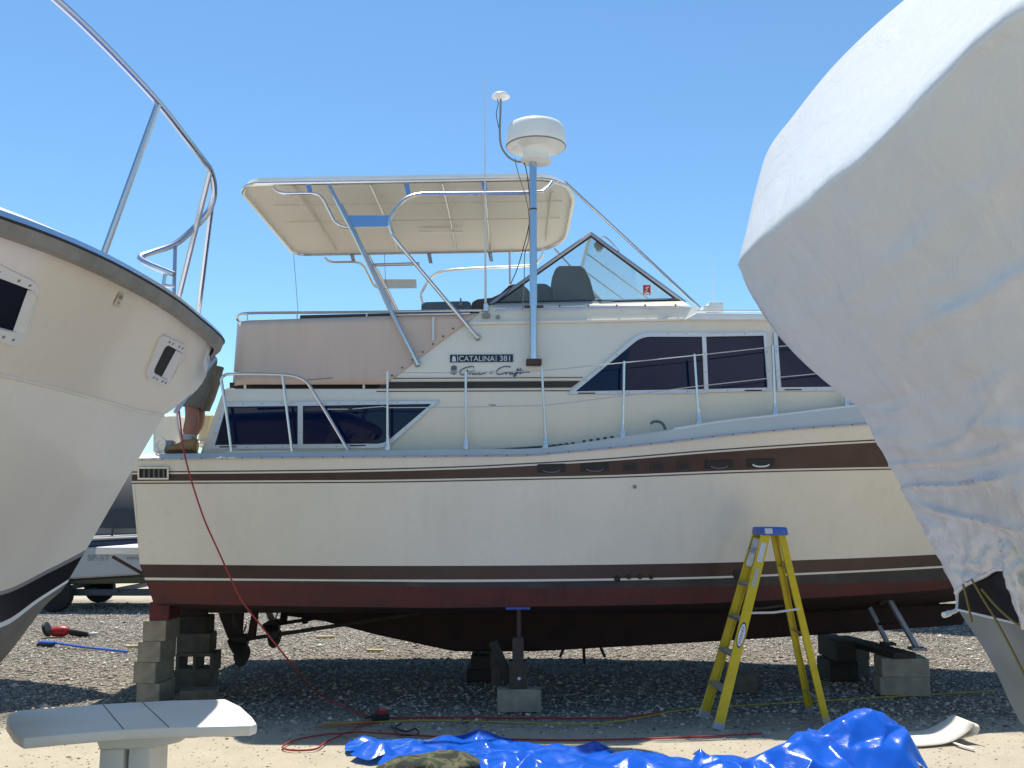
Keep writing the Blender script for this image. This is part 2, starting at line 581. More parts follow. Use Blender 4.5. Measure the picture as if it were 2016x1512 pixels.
# ================================================================== GROUND
def ground_material():
    m = bpy.data.materials.new('yard_ground')
    m.use_nodes = True
    nt = m.node_tree
    L = nt.links.new
    b = nt.nodes['Principled BSDF']
    b.inputs['Roughness'].default_value = 0.95
    b.inputs['Specular IOR Level'].default_value = 0.2
    tc = nt.nodes.new('ShaderNodeTexCoord')
    P = tc.outputs['Object']

    def noise_(scale, detail=4, rough=0.55):
        n = nt.nodes.new('ShaderNodeTexNoise')
        n.inputs['Scale'].default_value = scale
        n.inputs['Detail'].default_value = detail
        n.inputs['Roughness'].default_value = rough
        L(P, n.inputs['Vector'])
        return n.outputs['Fac']

    def rng_(src, a, c, lo=0.0, hi=1.0):
        r = nt.nodes.new('ShaderNodeMapRange')
        r.inputs['From Min'].default_value = a
        r.inputs['From Max'].default_value = c
        r.inputs['To Min'].default_value = lo
        r.inputs['To Max'].default_value = hi
        L(src, r.inputs['Value'])
        return r.outputs[0]

    def mix(f, a, c):
        x = nt.nodes.new('ShaderNodeMix')
        x.data_type = 'RGBA'
        L(f, x.inputs['Factor'])
        for s_, k in ((a, 'A'), (c, 'B')):
            if isinstance(s_, tuple):
                x.inputs[k].default_value = (*s_, 1)
            else:
                L(s_, x.inputs[k])
        return x.outputs['Result']

    def math_(op, a, c):
        x = nt.nodes.new('ShaderNodeMath')
        x.operation = op
        for i, s_ in enumerate((a, c)):
            if isinstance(s_, (int, float)):
                x.inputs[i].default_value = s_
            else:
                L(s_, x.inputs[i])
        return x.outputs[0]

    sep = nt.nodes.new('ShaderNodeSeparateXYZ')
    L(P, sep.inputs[0])
    # where the crushed stone lies: a strip from about 8.6 m to 23 m from the camera, ragged edges
    edge = math_('ADD', sep.outputs['Y'], math_('MULTIPLY', math_('SUBTRACT', noise_(1.1, 5), 0.5), 1.6))
    near = rng_(edge, 8.8, 9.9)
    far = rng_(edge, 21.5, 23.0, 1.0, 0.0)
    g = math_('MULTIPLY', near, far)
    sand = mix(rng_(noise_(3.0, 6), 0.3, 0.7), (0.50, 0.445, 0.345), (0.43, 0.38, 0.29))
    sand = mix(rng_(noise_(55, 4, 0.7), 0.56, 0.74), sand, (0.31, 0.265, 0.19))
    vor = nt.nodes.new('ShaderNodeTexVoronoi')
    vor.inputs['Scale'].default_value = 34
    L(P, vor.inputs['Vector'])
    vs_ = nt.nodes.new('ShaderNodeSeparateColor')
    L(vor.outputs['Color'], vs_.inputs[0])
    grav = mix(rng_(vs_.outputs[0], 0.2, 1.0), (0.083, 0.073, 0.062), (0.39, 0.35, 0.29))
    grav = mix(rng_(noise_(0.9, 3), 0.5, 0.75), grav, (0.15, 0.13, 0.10))
    L(mix(g, sand, grav), b.inputs['Base Color'])
    bp = nt.nodes.new('ShaderNodeBump')
    bp.inputs['Strength'].default_value = 0.8
    bp.inputs['Distance'].default_value = 0.025
    h = math_('ADD', math_('MULTIPLY', vor.outputs['Distance'], g), noise_(40, 5, 0.7))
    L(h, bp.inputs['Height'])
    L(bp.outputs[0], b.inputs['Normal'])
    return m

def ground_z(x, y):
    return 0.012 * noise.noise(Vector((x * 0.9, y * 0.9, 3.1))) + 0.006 * noise.noise(Vector((x * 3.1, y * 3.1, 9.1))) - 0.008

gx = np.concatenate([[-900, -300, -120, -60, -35, -22], np.arange(-14, 14.01, 0.2), [22, 35, 60, 120, 300, 900]])
gy = np.concatenate([[-900, -300, -100, -40, -15, -5], np.arange(0, 26.01, 0.2), [32, 45, 70, 120, 300, 900, 2000]])
V = []
for y in gy:
    for x in gx:
        V.append((x, y, ground_z(x, y) if (-14.1 < x < 14.1 and -0.1 < y < 26.1) else -0.01))
nx = len(gx)
Fq = [(j * nx + i, j * nx + i + 1, (j + 1) * nx + i + 1, (j + 1) * nx + i) for j in range(len(gy) - 1) for i in range(nx - 1)]
gme = bpy.data.meshes.new('ground')
gme.from_pydata(V, [], Fq)
gme.polygons.foreach_set('use_smooth', [True] * len(gme.polygons))
gme.materials.append(ground_material())
ground = bpy.data.objects.new('ground', gme)
COL.objects.link(ground)
ground['kind'] = 'structure'
ground['label'] = 'sandy boatyard ground with a strip of crushed grey stone'

def stones(name, n, xr, yr, size, m, label, dens=None):
    """many little stones joined into one mesh"""
    x = rng.uniform(*xr, n)
    y = rng.uniform(*yr, n)
    if dens is not None:
        keep = np.array([rng.random() < dens(a, b_) for a, b_ in zip(x, y)])
        x, y = x[keep], y[keep]
        n = len(x)
    s_ = rng.uniform(size[0], size[1], n) * (0.6 + 0.8 * rng.random(n)) * np.where(rng.random(n) > 0.965, 1.9, 1.0)
    base = np.array([(1, 0, 0), (0, 1, 0), (-1, 0, 0), (0, -1, 0), (0, 0, 1), (0, 0, -1)], float)
    v = base[None] * (0.65 + 0.7 * rng.random((n, 6, 1))) * s_[:, None, None]
    v[:, :, 2] *= 0.62
    a = rng.uniform(0, 6.28, n)
    ca, sa = np.cos(a), np.sin(a)
    vx = v[:, :, 0] * ca[:, None] - v[:, :, 1] * sa[:, None]
    vy = v[:, :, 0] * sa[:, None] + v[:, :, 1] * ca[:, None]
    zz = np.array([ground_z(p, q) for p, q in zip(x, y)])
    v = np.stack([vx + x[:, None], vy + y[:, None], v[:, :, 2] + zz[:, None] + 0.15 * s_[:, None]], 2).reshape(-1, 3)
    tri = np.array([(0, 1, 4), (1, 2, 4), (2, 3, 4), (3, 0, 4), (1, 0, 5), (2, 1, 5), (3, 2, 5), (0, 3, 5)])
    f = (np.arange(n)[:, None, None] * 6 + tri[None]).reshape(-1, 3)
    me = bpy.data.meshes.new(name)
    me.vertices.add(len(v))
    me.vertices.foreach_set('co', v.ravel())
    me.loops.add(f.size)
    me.loops.foreach_set('vertex_index', f.ravel().astype(np.int32))
    me.polygons.add(len(f))
    me.polygons.foreach_set('loop_start', np.arange(0, f.size, 3, dtype=np.int32))
    me.polygons.foreach_set('loop_total', np.full(len(f), 3, dtype=np.int32))
    me.update()
    me.validate()
    me.materials.append(m)
    o = bpy.data.objects.new(name, me)
    COL.objects.link(o)
    o['kind'] = 'stuff'
    o['label'] = label
    o['category'] = 'gravel'
    return o

def stone_material(name, lo, hi):
    m = bpy.data.materials.new(name)
    m.use_nodes = True
    nt = m.node_tree
    b = nt.nodes['Principled BSDF']
    b.inputs['Roughness'].default_value = 0.9
    g = nt.nodes.new('ShaderNodeNewGeometry')
    r = nt.nodes.new('ShaderNodeValToRGB')
    e = r.color_ramp.elements
    e[0].color = (*lo, 1)
    e[1].color = (*hi, 1)
    e[1].position = 1.0
    x = e.new(0.55)
    x.color = tuple(0.65 * a + 0.35 * c for a, c in zip(lo, hi)) + (1,)
    nt.links.new(g.outputs['Random Per Island'], r.inputs[0])
    nt.links.new(r.outputs[0], b.inputs['Base Color'])
    return m
stones('gravel', 95000, (-9.5, 8.0), (8.7, 21.5), (0.007, 0.020), stone_material('grey_stone', (0.125, 0.110, 0.093), (0.68, 0.61, 0.51)),
       'crushed grey stone spread under and around the cream motor yacht',
       dens=lambda a, b_: min(1, max(0.0, (b_ + 0.8 * noise.noise(Vector((a * 1.1, b_ * 1.1, 0))) - 8.5) / 1.6)))
stones('pebbles', 4000, (-5, 6), (6.2, 9.6), (0.004, 0.010), stone_material('tan_stone', (0.28, 0.23, 0.17), (0.60, 0.54, 0.42)),
       'small loose pebbles scattered over the sand')

# ================================================================== MAIN MOTOR YACHT
YC = 11.8                          # centre line of the yacht
yacht = thing('motor_yacht', 'cream cabin motor yacht with brown stripes, tan aft enclosure and hardtop, broadside on blocks',
              'boat', (1.5, YC, 0.0))

def hbS(X):
    if X < 1:
        return 2.1 - 0.15 * ((1 - X) / 4.7) ** 2
    return 2.1 * (1 - min(1, (X - 1) / 6.6) ** 2.3)

def hbW(X):
    if X < 0.5:
        return 1.99 - 0.12 * ((0.5 - X) / 4.2) ** 2
    return 1.99 * (1 - min(1, (X - 0.5) / 6.0) ** 1.9)

def hb(X, z):
    t = min(1.15, max(-0.25, (z - 1.15) / 1.35))
    t = t * (0.55 + 0.45 * t) if t > 0 else t * 0.55
    return max(0.0, hbW(X) + (hbS(X) - hbW(X)) * t)

def PH(px, py, inset=0.0):
    Y = 9.8
    for _ in range(30):
        p = PY(px, py, Y)
        Y2 = YC - max(0.0, hb(p.x, p.z) - inset)
        Y = 0.5 * Y + 0.5 * Y2
    return PY(px, py, Y)

class Row:
    """a fore-and-aft line on the near topside traced from photograph pixels"""
    def __init__(s, pts, slope=None, inset=0.0):
        P = [PH(x, y) for x, y in pts]
        s.X = [p.x for p in P]
        s.Z = [p.z for p in P]
        s.inset = inset
        s.x0 = s.X[0]
        s.slope = slope if slope is not None else (s.Z[-1] - s.Z[-2]) / (s.X[-1] - s.X[-2])

    def z(s, X):
        if X > s.X[-1]:
            return s.Z[-1] + s.slope * (X - s.X[-1])
        return interp(s.X, s.Z, X)

    def xstem(s):
        X = s.X[-1]
        while X < 9 and hb(X, s.z(X)) > 0.012:
            X += 0.02
        return X

    def pts(s, n=72, out=0.0, x0=None, x1=None):
        a = s.x0 if x0 is None else x0
        b = s.xstem() if x1 is None else x1
        res = []
        for i in range(n):
            t = i / (n - 1)
            X = a + (b - a) * t
            z = s.z(X)
            res.append(Vector((X, YC - max(0.004, hb(X, z) - s.inset) - out, z)))
        return res

def mirror(pts):
    return [Vector((p.x, 2 * YC - p.y, p.z)) for p in pts]

R_TOP = Row([(262, 893), (400, 891), (600, 888), (840, 884), (1040, 882), (1068, 880), (1148, 870), (1222, 859), (1335, 843), (1440, 827), (1522, 818), (1662, 801), (1740, 792)], 0.10, inset=0.10)
R_RAIL = Row([(262, 905), (400, 903), (700, 900), (900, 898), (1045, 896), (1080, 893), (1182, 884), (1300, 872), (1412, 859), (1537, 847), (1704, 835)], 0.08)
R_SA = Row([(260, 934), (600, 931), (900, 924), (1045, 917), (1180, 909), (1418, 890), (1597, 878), (1727, 871)], 0.07)
R_SB = Row([(259, 947), (700, 945), (1045, 939), (1180, 936), (1477, 925), (1757, 919)], 0.03)
R_B1 = Row([(275, 1111), (700, 1114), (860, 1114), (1360, 1109), (1600, 1102), (1837, 1092)], 0.02)
R_B2 = Row([(284, 1137), (760, 1141), (860, 1141), (1200, 1139), (1360, 1136), (1600, 1127), (1837, 1115)], 0.02)
R_B3 = Row([(286, 1142), (760, 1145), (860, 1146), (1200, 1143), (1360, 1140), (1600, 1131), (1837, 1119)], 0.02)
R_B4 = Row([(288, 1145), (600, 1149), (860, 1156), (1200, 1158), (1600, 1150), (1837, 1144)], 0.03)
R_CH = Row([(300, 1188), (520, 1193), (860, 1197), (1100, 1194), (1360, 1189), (1600, 1178), (1837, 1163)], 0.06, inset=0.03)

def band(name, ra, rb, m, out=0.0, mid=4, parent=None, both=True):
    A, B = ra.pts(out=out), rb.pts(out=out)
    mb = MB()
    sets = [(A, B)] + ([(mirror(A), mirror(B))] if both else [])
    for a, b in sets:
        rows = []
        for k in range(mid + 1):
            t = k / mid
            row = []
            for p, q in zip(a, b):
                w = p.lerp(q, t)
                if 0 < t < 1:
                    h = max(0.004, hb(w.x, w.z) - (ra.inset * (1 - t) + rb.inset * t)) + out
                    w.y = YC - h if w.y < YC else YC + h
                row.append(w)
            rows.append(row)
        mb.grid(rows)
    return mb.build(name, m, parent or yacht, smooth=50)

hull = band('hull_side', R_SB, R_B1, M_CREAM, mid=12)
hull['label'] = 'plain cream topside of the hull'
band('sheer_band', R_RAIL, R_SA, M_CREAM, mid=4)
band('brown_stripe', R_SA, R_SB, M_BROWN, mid=3)
band('bulwark', R_TOP, R_RAIL, M_BULWARK, mid=1)
band('boot_stripe', R_B1, R_B2, M_BROWN, mid=2)
band('white_waterline', R_B2, R_B3, M_LINE, mid=1)
band('dark_waterline', R_B3, R_B4, M_BOOTD, mid=1)
band('antifouling', R_B4, R_CH, M_RED, mid=3)

def pinline(name, row, dpx, m, r=0.006):
    """thin line painted/moulded along a stripe edge, drawn as a flat bead"""
    mb = MB()
    P = row.pts(out=0.003)
    for pts in (P, mirror(P)):
        a = [p + Vector((0, 0, dpx * 0.0051 + r)) for p in pts]
        b = [p + Vector((0, 0, dpx * 0.0051 - r)) for p in pts]
        for q in (a, b):
            for w in q:
                h = max(0.004, hb(w.x, w.z) - row.inset) + 0.003
                w.y = YC - h if w.y < YC else YC + h
        mb.grid([a, b])
    return mb.build(name, m, yacht)
pinline('pin_line', R_SA, 4.5, M_LINED, 0.006)
pinline('pin_line', R_SB, -4.5, M_LINED, 0.006)
pinline('pin_line', R_SA, 1.6, M_LINE, 0.008)
pinline('pin_line', R_SB, -1.6, M_LINE, 0.008)

# rub rail with screw heads
mb = MB()
P = R_RAIL.pts(out=0.012)
mb.tube(P, 0.013, 6)
mb.tube(mirror(P), 0.013, 6)
rub = mb.build('rub_rail', mat('anodised_rail', (0.42, 0.43, 0.46), 0.4, 0.2), yacht)
mb = MB()
for i in range(42):
    X = R_RAIL.x0 + 0.1 + i * 0.2
    z = R_RAIL.z(X)
    mb.box((X, YC - hb(X, z) - 0.026, z), (0.012, 0.006, 0.010))
mb.build('screw_heads', M_LINED, rub)['kind'] = 'stuff'

# bottom, transom, deck
n = 72
ch = R_CH.pts(n)
cen = []
for p in ch:
    z = 0.74
    if p.x > 3.0:
        z = 0.74 + (R_CH.z(R_CH.xstem()) - 0.74) * ((p.x - 3.0) / (R_CH.xstem() - 3.0)) ** 2
    cen.append(Vector((p.x, YC, min(z, p.z - 0.02))))
rows = [ch]
for t in (0.35, 0.7):
    rows.append([p.lerp(c, t) - Vector((0, 0, 0.02 * math.sin(t * math.pi))) for p, c in zip(ch, cen)])
rows += [cen]
rows += [mirror(r) for r in reversed(rows[:-1])]
MB().grid(rows).build('hull_bottom', M_BOTTOM, yacht, smooth=50)

tr_rows = [R_TOP, R_RAIL, R_SA, R_SB, R_B1, R_B2, R_B3, R_B4, R_CH]
def transom(name, ra, rb, m):
    a, b = ra.pts(3)[0], rb.pts(3)[0]
    rowsT = []
    for p in (a, b):
        q = mirror([p])[0]
        rowsT.append([p.lerp(q, k / 12) - Vector((0.10 * math.sin(math.pi * k / 12), 0, 0)) for k in range(13)])
    return MB().grid(rowsT).build(name, m, yacht)
for nm, a, b, m in (('transom', R_TOP, R_RAIL, M_BULWARK), ('transom', R_RAIL, R_B1, M_CREAM), ('transom', R_B1, R_B2, M_BROWN), ('transom', R_B2, R_B3, M_LINE), ('transom', R_B3, R_B4, M_BOOTD), ('transom', R_B4, R_CH, M_RED)):
    transom(nm, a, b, m)
a, b = R_CH.pts(3)[0], cen[0]
MB().add([a, b, mirror([a])[0], a - Vector((0, -2, 0.01))], [(0, 1, 2)]).build('transom', M_BOTTOM, yacht)
T = R_TOP.pts(n)
MB().grid([[p + Vector((0, 0.004, -0.03)) for p in T], [Vector((p.x, YC, p.z + 0.03)) for p in T], [p + Vector((0, -0.004, -0.03)) for p in mirror(T)]]).build('deck', M_BULWARK, yacht)
# bulwark cap (white edge)
mb = MB()
P = R_TOP.pts(out=0.0, x0=R_TOP.z and PH(1330, 843).x)
mb.tube([p + Vector((0, 0.01, 0.004)) for p in P], 0.014, 6)
mb.build('bulwark_cap', M_WHITE, yacht)

# keel fin
kp = [(560, 1212), (640, 1224), (740, 1250), (880, 1280), (897, 1283), (1050, 1283), (1360, 1266), (1620, 1250), (1900, 1230), (1900, 1190), (560, 1190)]
MB().prism([PY(x, y, YC - 0.06) for x, y in kp], (0, 0.12, 0)).build('keel', M_BOTTOM, yacht, bevel=0.02)

# rudders, struts, shafts, propellers
for sgn in (-1, 1):
    Yr = YC + sgn * 0.75
    base = [(352, 1186), (412, 1186), (404, 1288), (372, 1292), (352, 1240)]
    q = [PY(x, y, YC - 0.75) for x, y in base]
    q = [Vector((p.x, Yr, p.z)) for p in q]
    MB().prism([p + Vector((0, -0.02, 0)) for p in q], (0, 0.04, 0)).build('rudder', M_BOTTOM, yacht, bevel=0.012)
    s0, s1 = PY(462, 1262, YC - 0.75), PY(900, 1196, YC - 0.75)
    s0.y = s1.y = Yr
    MB().tube([s0, s1 + (s1 - s0) * 0.2], 0.022, 10).build('propeller_shaft', M_BRONZE, yacht)
    c0 = s0.lerp(s1, 0.175)
    MB().tube([c0, s0.lerp(s1, 0.20)], 0.05, 10).build('shaft_collar', M_BRONZE, yacht)
    hubc = s0.lerp(s1, 0.02)
    d = (s1 - s0).normalized()
    pr = MB().tube([hubc - d * 0.11, hubc - d * 0.05, hubc + d * 0.09], [0.03, 0.055, 0.065], 12).build('propeller', M_BRONZE, yacht)
    e1 = d.cross(Vector((0, 1, 0))).normalized()
    e2 = d.cross(e1).normalized()
    for k in range(4):
        a = k * math.pi / 2 + 0.35
        ax = e1 * math.cos(a) + e2 * math.sin(a)
        tn = d.cross(ax)
        pts = []
        for rr, w, tw in ((0.05, 0.05, 0.9), (0.13, 0.11, 0.7), (0.21, 0.13, 0.5), (0.27, 0.09, 0.42), (0.295, 0.03, 0.4)):
            ch_ = tn * math.cos(tw) + d * math.sin(tw)
            pts.append([hubc + ax * rr - ch_ * w, hubc + ax * rr, hubc + ax * rr + ch_ * w])
        MB().grid(pts).build('blade', M_BRONZE, pr)
    st = s0.lerp(s1, 0.075)
    MB().tube([st, Vector((st.x + 0.05, Yr - 0.02, 0.92))], [0.05, 0.035], 8).build('shaft_strut', M_BOTTOM, yacht)

# swim platform on the stern
p0, p1 = PY(187, 1092, 10.6), PY(284, 1092, 10.6)
zt = PY(187, 1077, 10.6).z
MB().prism([Vector((p0.x, 10.6, p0.z)), Vector((p1.x + 0.1, 10.6, p0.z)), Vector((p1.x + 0.1, 10.6, zt)), Vector((p0.x, 10.6, zt))], (0, 2.4, 0)).build('swim_platform', M_WHITE, yacht, bevel=0.015, seg=2)
for Y in (10.75, 11.8, 12.85):
    q0, q1 = PY(222, 1096, 10.75), PY(292, 1136, 10.75)
    MB().tube([Vector((q0.x, Y, q0.z)), Vector((q1.x, Y, q1.z))], 0.018, 6).build('platform_brace', M_RUST, yacht)

# ------------------------------------------------------------------ deckhouse
YN = 10.05
def N(px, py, dy=0.0):
    return PY(px, py, YN + dy)
YF = 2 * YC - YN

def side_prism(name, pix, m, y0=YN, y1=None, bevel=0.012, parent=None):
    y1 = 2 * YC - y0 if y1 is None else y1
    return MB().prism([PY(x, y, y0) for x, y in pix], (0, y1 - y0, 0)).build(name, m, parent or yacht, bevel=bevel, seg=2)

aft = side_prism('aft_cabin', [(392, 898), (440, 765), (770, 765), (770, 898)], M_HOUSE)
aft['label'] = 'white aft cabin side'
side_prism('saloon', [(768, 898), (768, 769), (737, 769), (938, 620), (945, 633), (1345, 627), (1530, 630), (1600, 650), (1775, 800), (1775, 830)], M_HOUSE, y0=YN + 0.004)

# flybridge coaming: leans inboard from the eave line to the windshield foot
lo = [(925, 633), (1345, 627)]
zc0, zc1 = N(925, 634), N(1350, 627)
t0, t1 = PY(966, 600, 10.62), PY(1344, 592, 10.62)
f0 = PY(1376, 612, 10.3)
fb = MB()
rowA = [zc0, zc0.lerp(zc1, 0.5), zc1]
rowM = [N(952, 607, 0.03), PY(1150, 601, YN + 0.05), PY(1362, 604, YN + 0.05)]
rowB = [t0, t0.lerp(t1, 0.5), t1]
rs = [rowA, rowM, rowB]
rs += [mirror(r) for r in reversed(rs)]
fb.grid(rs)
fb.grid([[r[-1] for r in rs], [Vector((r[-1].x + 0.35, r[-1].y * 0.999 + 0.012, 3.86)) for r in rs]])
fb.build('flybridge_coaming', M_HOUSE, yacht, smooth=25)
# handrail on the coaming with brackets
hr = [PY(975, 612, YN - 0.02), PY(1000, 608, YN - 0.02), PY(1320, 604, YN - 0.02), PY(1344, 606, YN)]
hro = MB().tube(hr, 0.009, 6).build('coaming_rail', M_STEEL, yacht)
for px in (1050, 1102, 1158, 1214, 1270, 1330):
    MB().box(PY(px, 602.5 - (px - 1050) * 0.006, YN + 0.02), (0.014, 0.03, 0.014)).build('snap_stud', M_LINED, hro)
# eave moulding and forward roof edge
e0, e1 = N(924, 636, -0.012), N(1346, 628, -0.012)
MB().tube([e0, e1], 0.020, 6).build('eave_moulding', M_HOUSE, yacht)
q = [PY(1345, 629, YN - 0.08), PY(1372, 615, YN - 0.08), PY(1660, 617, YN - 0.08), PY(1660, 631, YN - 0.08)]
MB().prism(q, (0, 2 * (YC - YN + 0.08), 0)).build('cabin_roof', M_WHITE, yacht, bevel=0.02, seg=2)
side_prism('roof_box', [(1385, 615), (1385, 601), (1395, 600), (1396, 594), (1425, 594), (1425, 615)], M_WHITE, y0=YN + 0.12, y1=YN + 0.5)
rr = [PY(1372, 612, YN + 0.05), PY(1480, 612, YN + 0.05), PY(1640, 613, YN + 0.05)]
MB().tube(rr, 0.009, 6).build('roof_rail', M_STEEL, yacht)

# brown band along the saloon side
def flat(name, pix, m, dy, parent=None, th=0.004):
    return MB().prism([PY(x, y, YN - dy) for x, y in pix], (0, th, 0)).build(name, m, parent or yacht, smooth=0)
flat('saloon_stripe', [(757, 752), (1142, 750), (1125, 763), (742, 765)], M_BROWN2, 0.004)
flat('saloon_pin_line', [(766, 746.2), (1147, 744.2), (1145, 748.2), (763, 750.2)], M_LINE, 0.005)
flat('saloon_pin_line', [(744, 766), (1124, 764.5), (1122, 768), (741, 769.5)], M_LINE, 0.005)
flat('saloon_pin_line', [(766, 744.4), (1147, 742.4), (1147, 744), (766, 746)], M_LINED, 0.0055)
flat('saloon_pin_line', [(741, 769.7), (1122, 768.2), (1121, 770), (741, 771.5)], M_LINED, 0.0055)

# ---- windows
def offset_poly(P, w):
    """grow a polygon (x,z) by w; orientation independent"""
    area = sum(P[i].x * P[(i + 1) % len(P)].z - P[(i + 1) % len(P)].x * P[i].z for i in range(len(P)))
    s_ = 1 if area > 0 else -1
    out = []
    n_ = len(P)
    for i in range(n_):
        a, b, c = P[i - 1], P[i], P[(i + 1) % n_]
        d1 = Vector((b.x - a.x, b.z - a.z)).normalized()
        d2 = Vector((c.x - b.x, c.z - b.z)).normalized()
        n1 = Vector((d1.y, -d1.x)) * s_
        n2 = Vector((d2.y, -d2.x)) * s_
        k = n1 + n2
        k = k / max(0.35, k.dot(n1))
        out.append(Vector((b.x + k.x * w, b.y, b.z + k.y * w)))
    return out

def window(pix, w, dy, parent=None, name='window', wl=None):
    P = [N(x, y) for x, y in pix]
    O = offset_poly(P, w)
    n_ = len(P)
    yf = YN - 0.022 - dy
    ring = lambda Q, y: [Vector((p.x, y, p.z)) for p in Q]
    mb = MB()
    mb.grid([ring(O, YN - 0.001), ring(O, yf), ring(P, yf), ring(P, YN - 0.004)], closed=True)
    fr = mb.build(name, M_ALU, parent or yacht, smooth=20)
    MB().add(ring(P, YN - 0.008), [tuple(range(n_))]).build('pane', M_GLASS, fr, smooth=0)
    # gasket
    I = offset_poly(P, -0.012)
    MB().grid([ring(P, YN - 0.0095), ring(I, YN - 0.0105)], closed=True).build('gasket', M_BLACK, fr, smooth=0)
    # screws along the frame
    mb = MB()
    C = offset_poly(P, w * 0.62)
    for i in range(n_):
        a, b = C[i], C[(i + 1) % n_]
        k = int((b - a).length / 0.22)
        for j in range(1, k + 1):
            p = a.lerp(b, j / (k + 1))
            mb.box((p.x, yf - 0.001, p.z), (0.010, 0.004, 0.010))
    if mb.v:
        mb.build('frame_screws', M_GREYP, fr, smooth=0)['kind'] = 'stuff'
    return fr

def arc(p, q, c, n=6):
    """quadratic curve from p to q with control c (pixels)"""
    return [((1 - t)**2 * p[0] + 2 * t * (1 - t) * c[0] + t * t * q[0], (1 - t)**2 * p[1] + 2 * t * (1 - t) * c[1] + t * t * q[1]) for t in [i / n for i in range(n + 1)]]
window([(446, 801), (587, 799.5), (587, 875), (424, 876.5)], 0.042, 0.0)
window([(597, 799.5), (850, 795.5), (767, 866)] + arc((767, 866), (735, 874), (755, 875))[1:] + [(597, 875)], 0.044, 0.004)
window([(1133, 771), (1246, 677)] + arc((1246, 677), (1280, 663.5), (1260, 664))[1:] + [(1381, 663.5), (1385.5, 766.5)], 0.044, 0.0)
window([(1388, 663.5), (1502, 661.5), (1510, 763.5), (1394, 766.5)], 0.034, 0.004)
window([(1530, 661.5), (1626, 661), (1636, 762), (1537, 763)], 0.040, 0.0)
window([(1640, 661), (1660, 661), (1740, 760), (1646, 762)], 0.036, 0.004)
# drain slots below the windows
for a, b, y in ((432, 465, 878.5), (688, 720, 876), (1138, 1172, 773), (1466, 1500, 767.5), (1545, 1578, 766)):
    flat('drain_slot', [(a, y), (b, y - 0.3), (b, y + 2.2), (a, y + 2.5)], M_LINED, 0.026, th=0.003)
# thin scars on the cabin side
flat('scratch', [(963, 796.5), (976, 797), (976, 798.5), (963, 798)], M_LINED, 0.002, th=0.003)

# dark block standing in for the slot's shade, and posts below the enclosure
side_prism('aft_deck_gap_shade', [(452, 768), (452, 753), (760, 753), (745, 768)], M_GAPSHADE, y0=YN + 0.10, bevel=0)
for px in (480, 714):
    MB().prism([N(px, 768, 0.02), N(px + 4, 768, 0.02), N(px + 4, 752, 0.02), N(px, 752, 0.02)], (0, 0.03, 0)).build('enclosure_post', M_WHITE, yacht)
MB().prism([N(446, 768, -0.01), N(459, 768, -0.01), N(459, 764, -0.01), N(446, 764, -0.01)], (0, 0.2, 0)).build('corner_cleat', M_WHITE, yacht)

# tan vinyl enclosure round the aft deck
def enclosure():
    rows = []
    nz = 10
    tl, bl = N(455, 630.5), N(445, 757)
    tr, br = N(943, 617), N(759, 757)
    rad = 0.28
    for k in range(nz + 1):
        t = k / nz
        L0, R0 = tl.lerp(bl, t), tr.lerp(br, t)
        line = []
        m_ = 40
        for i in range(m_ + 1):
            u = i / m_
            p = R0.lerp(Vector((L0.x + rad, YN, L0.z)), u)
            sag = 0.010 * math.sin(p.x * 5.1) + 0.008 * noise.noise(Vector((p.x * 2.2, 0, p.z * 1.1)))
            p.y = YN - 0.012 + sag * math.sin(math.pi * t)
            line.append(p)
        for i in range(1, 9):
            a = math.pi / 2 * i / 8
            line.append(Vector((L0.x + rad - rad * math.sin(a), YN - 0.012 + rad - rad * math.cos(a), L0.z)))
        half = [Vector((p.x, p.y, p.z)) for p in line]
        far = mirror(list(reversed(half)))
        rows.append(half + far)
    return MB().grid(rows)
enc = enclosure().build('vinyl_enclosure', M_VINYL, yacht, smooth=60)
enc['label'] = 'faded tan vinyl side panel'
sm = bpy.data.objects['vinyl_enclosure'].modifiers.new('thickness', 'SOLIDIFY')
sm.thickness = 0.012
MB().prism([N(851, 624, -0.03), N(855, 624, -0.03), N(855, 670, -0.03), N(851, 670, -0.03)], (0, 0.01, 0)).build('zip_strip', M_SILV, enc)
for i in range(8):
    t = 0.08 + i * 0.115
    p = N(926, 621, -0.03).lerp(N(752, 755, -0.03), t)
    MB().lathe([(0.010, 0), (0.010, 0.008)], p, 8, M=Matrix.Rotation(math.pi / 2, 3, 'X')).build('snap_stud', M_LINED, enc)
# brown cushion backs just above the panel, grey locker and covered gear on the aft deck
side_prism('cushion_back', [(590, 640), (590, 620), (940, 612), (925, 640)], M_BRNV, y0=YN + 0.16, y1=YN + 0.32)
side_prism('deck_locker', [(829, 625), (829, 598), (838, 594), (922, 592), (927, 596), (927, 625)], mat('grey_locker', (0.11, 0.12, 0.13), 0.5), y0=YN + 0.35, y1=YN + 0.9, bevel=0.02)
side_prism('covered_gear', [(925, 625), (928, 594), (940, 588), (968, 585), (985, 577), (1003, 560), (1030, 556), (1040, 575), (1040, 625)], M_BRNV, y0=YN + 0.75, y1=YN + 1.5, bevel=0.03)

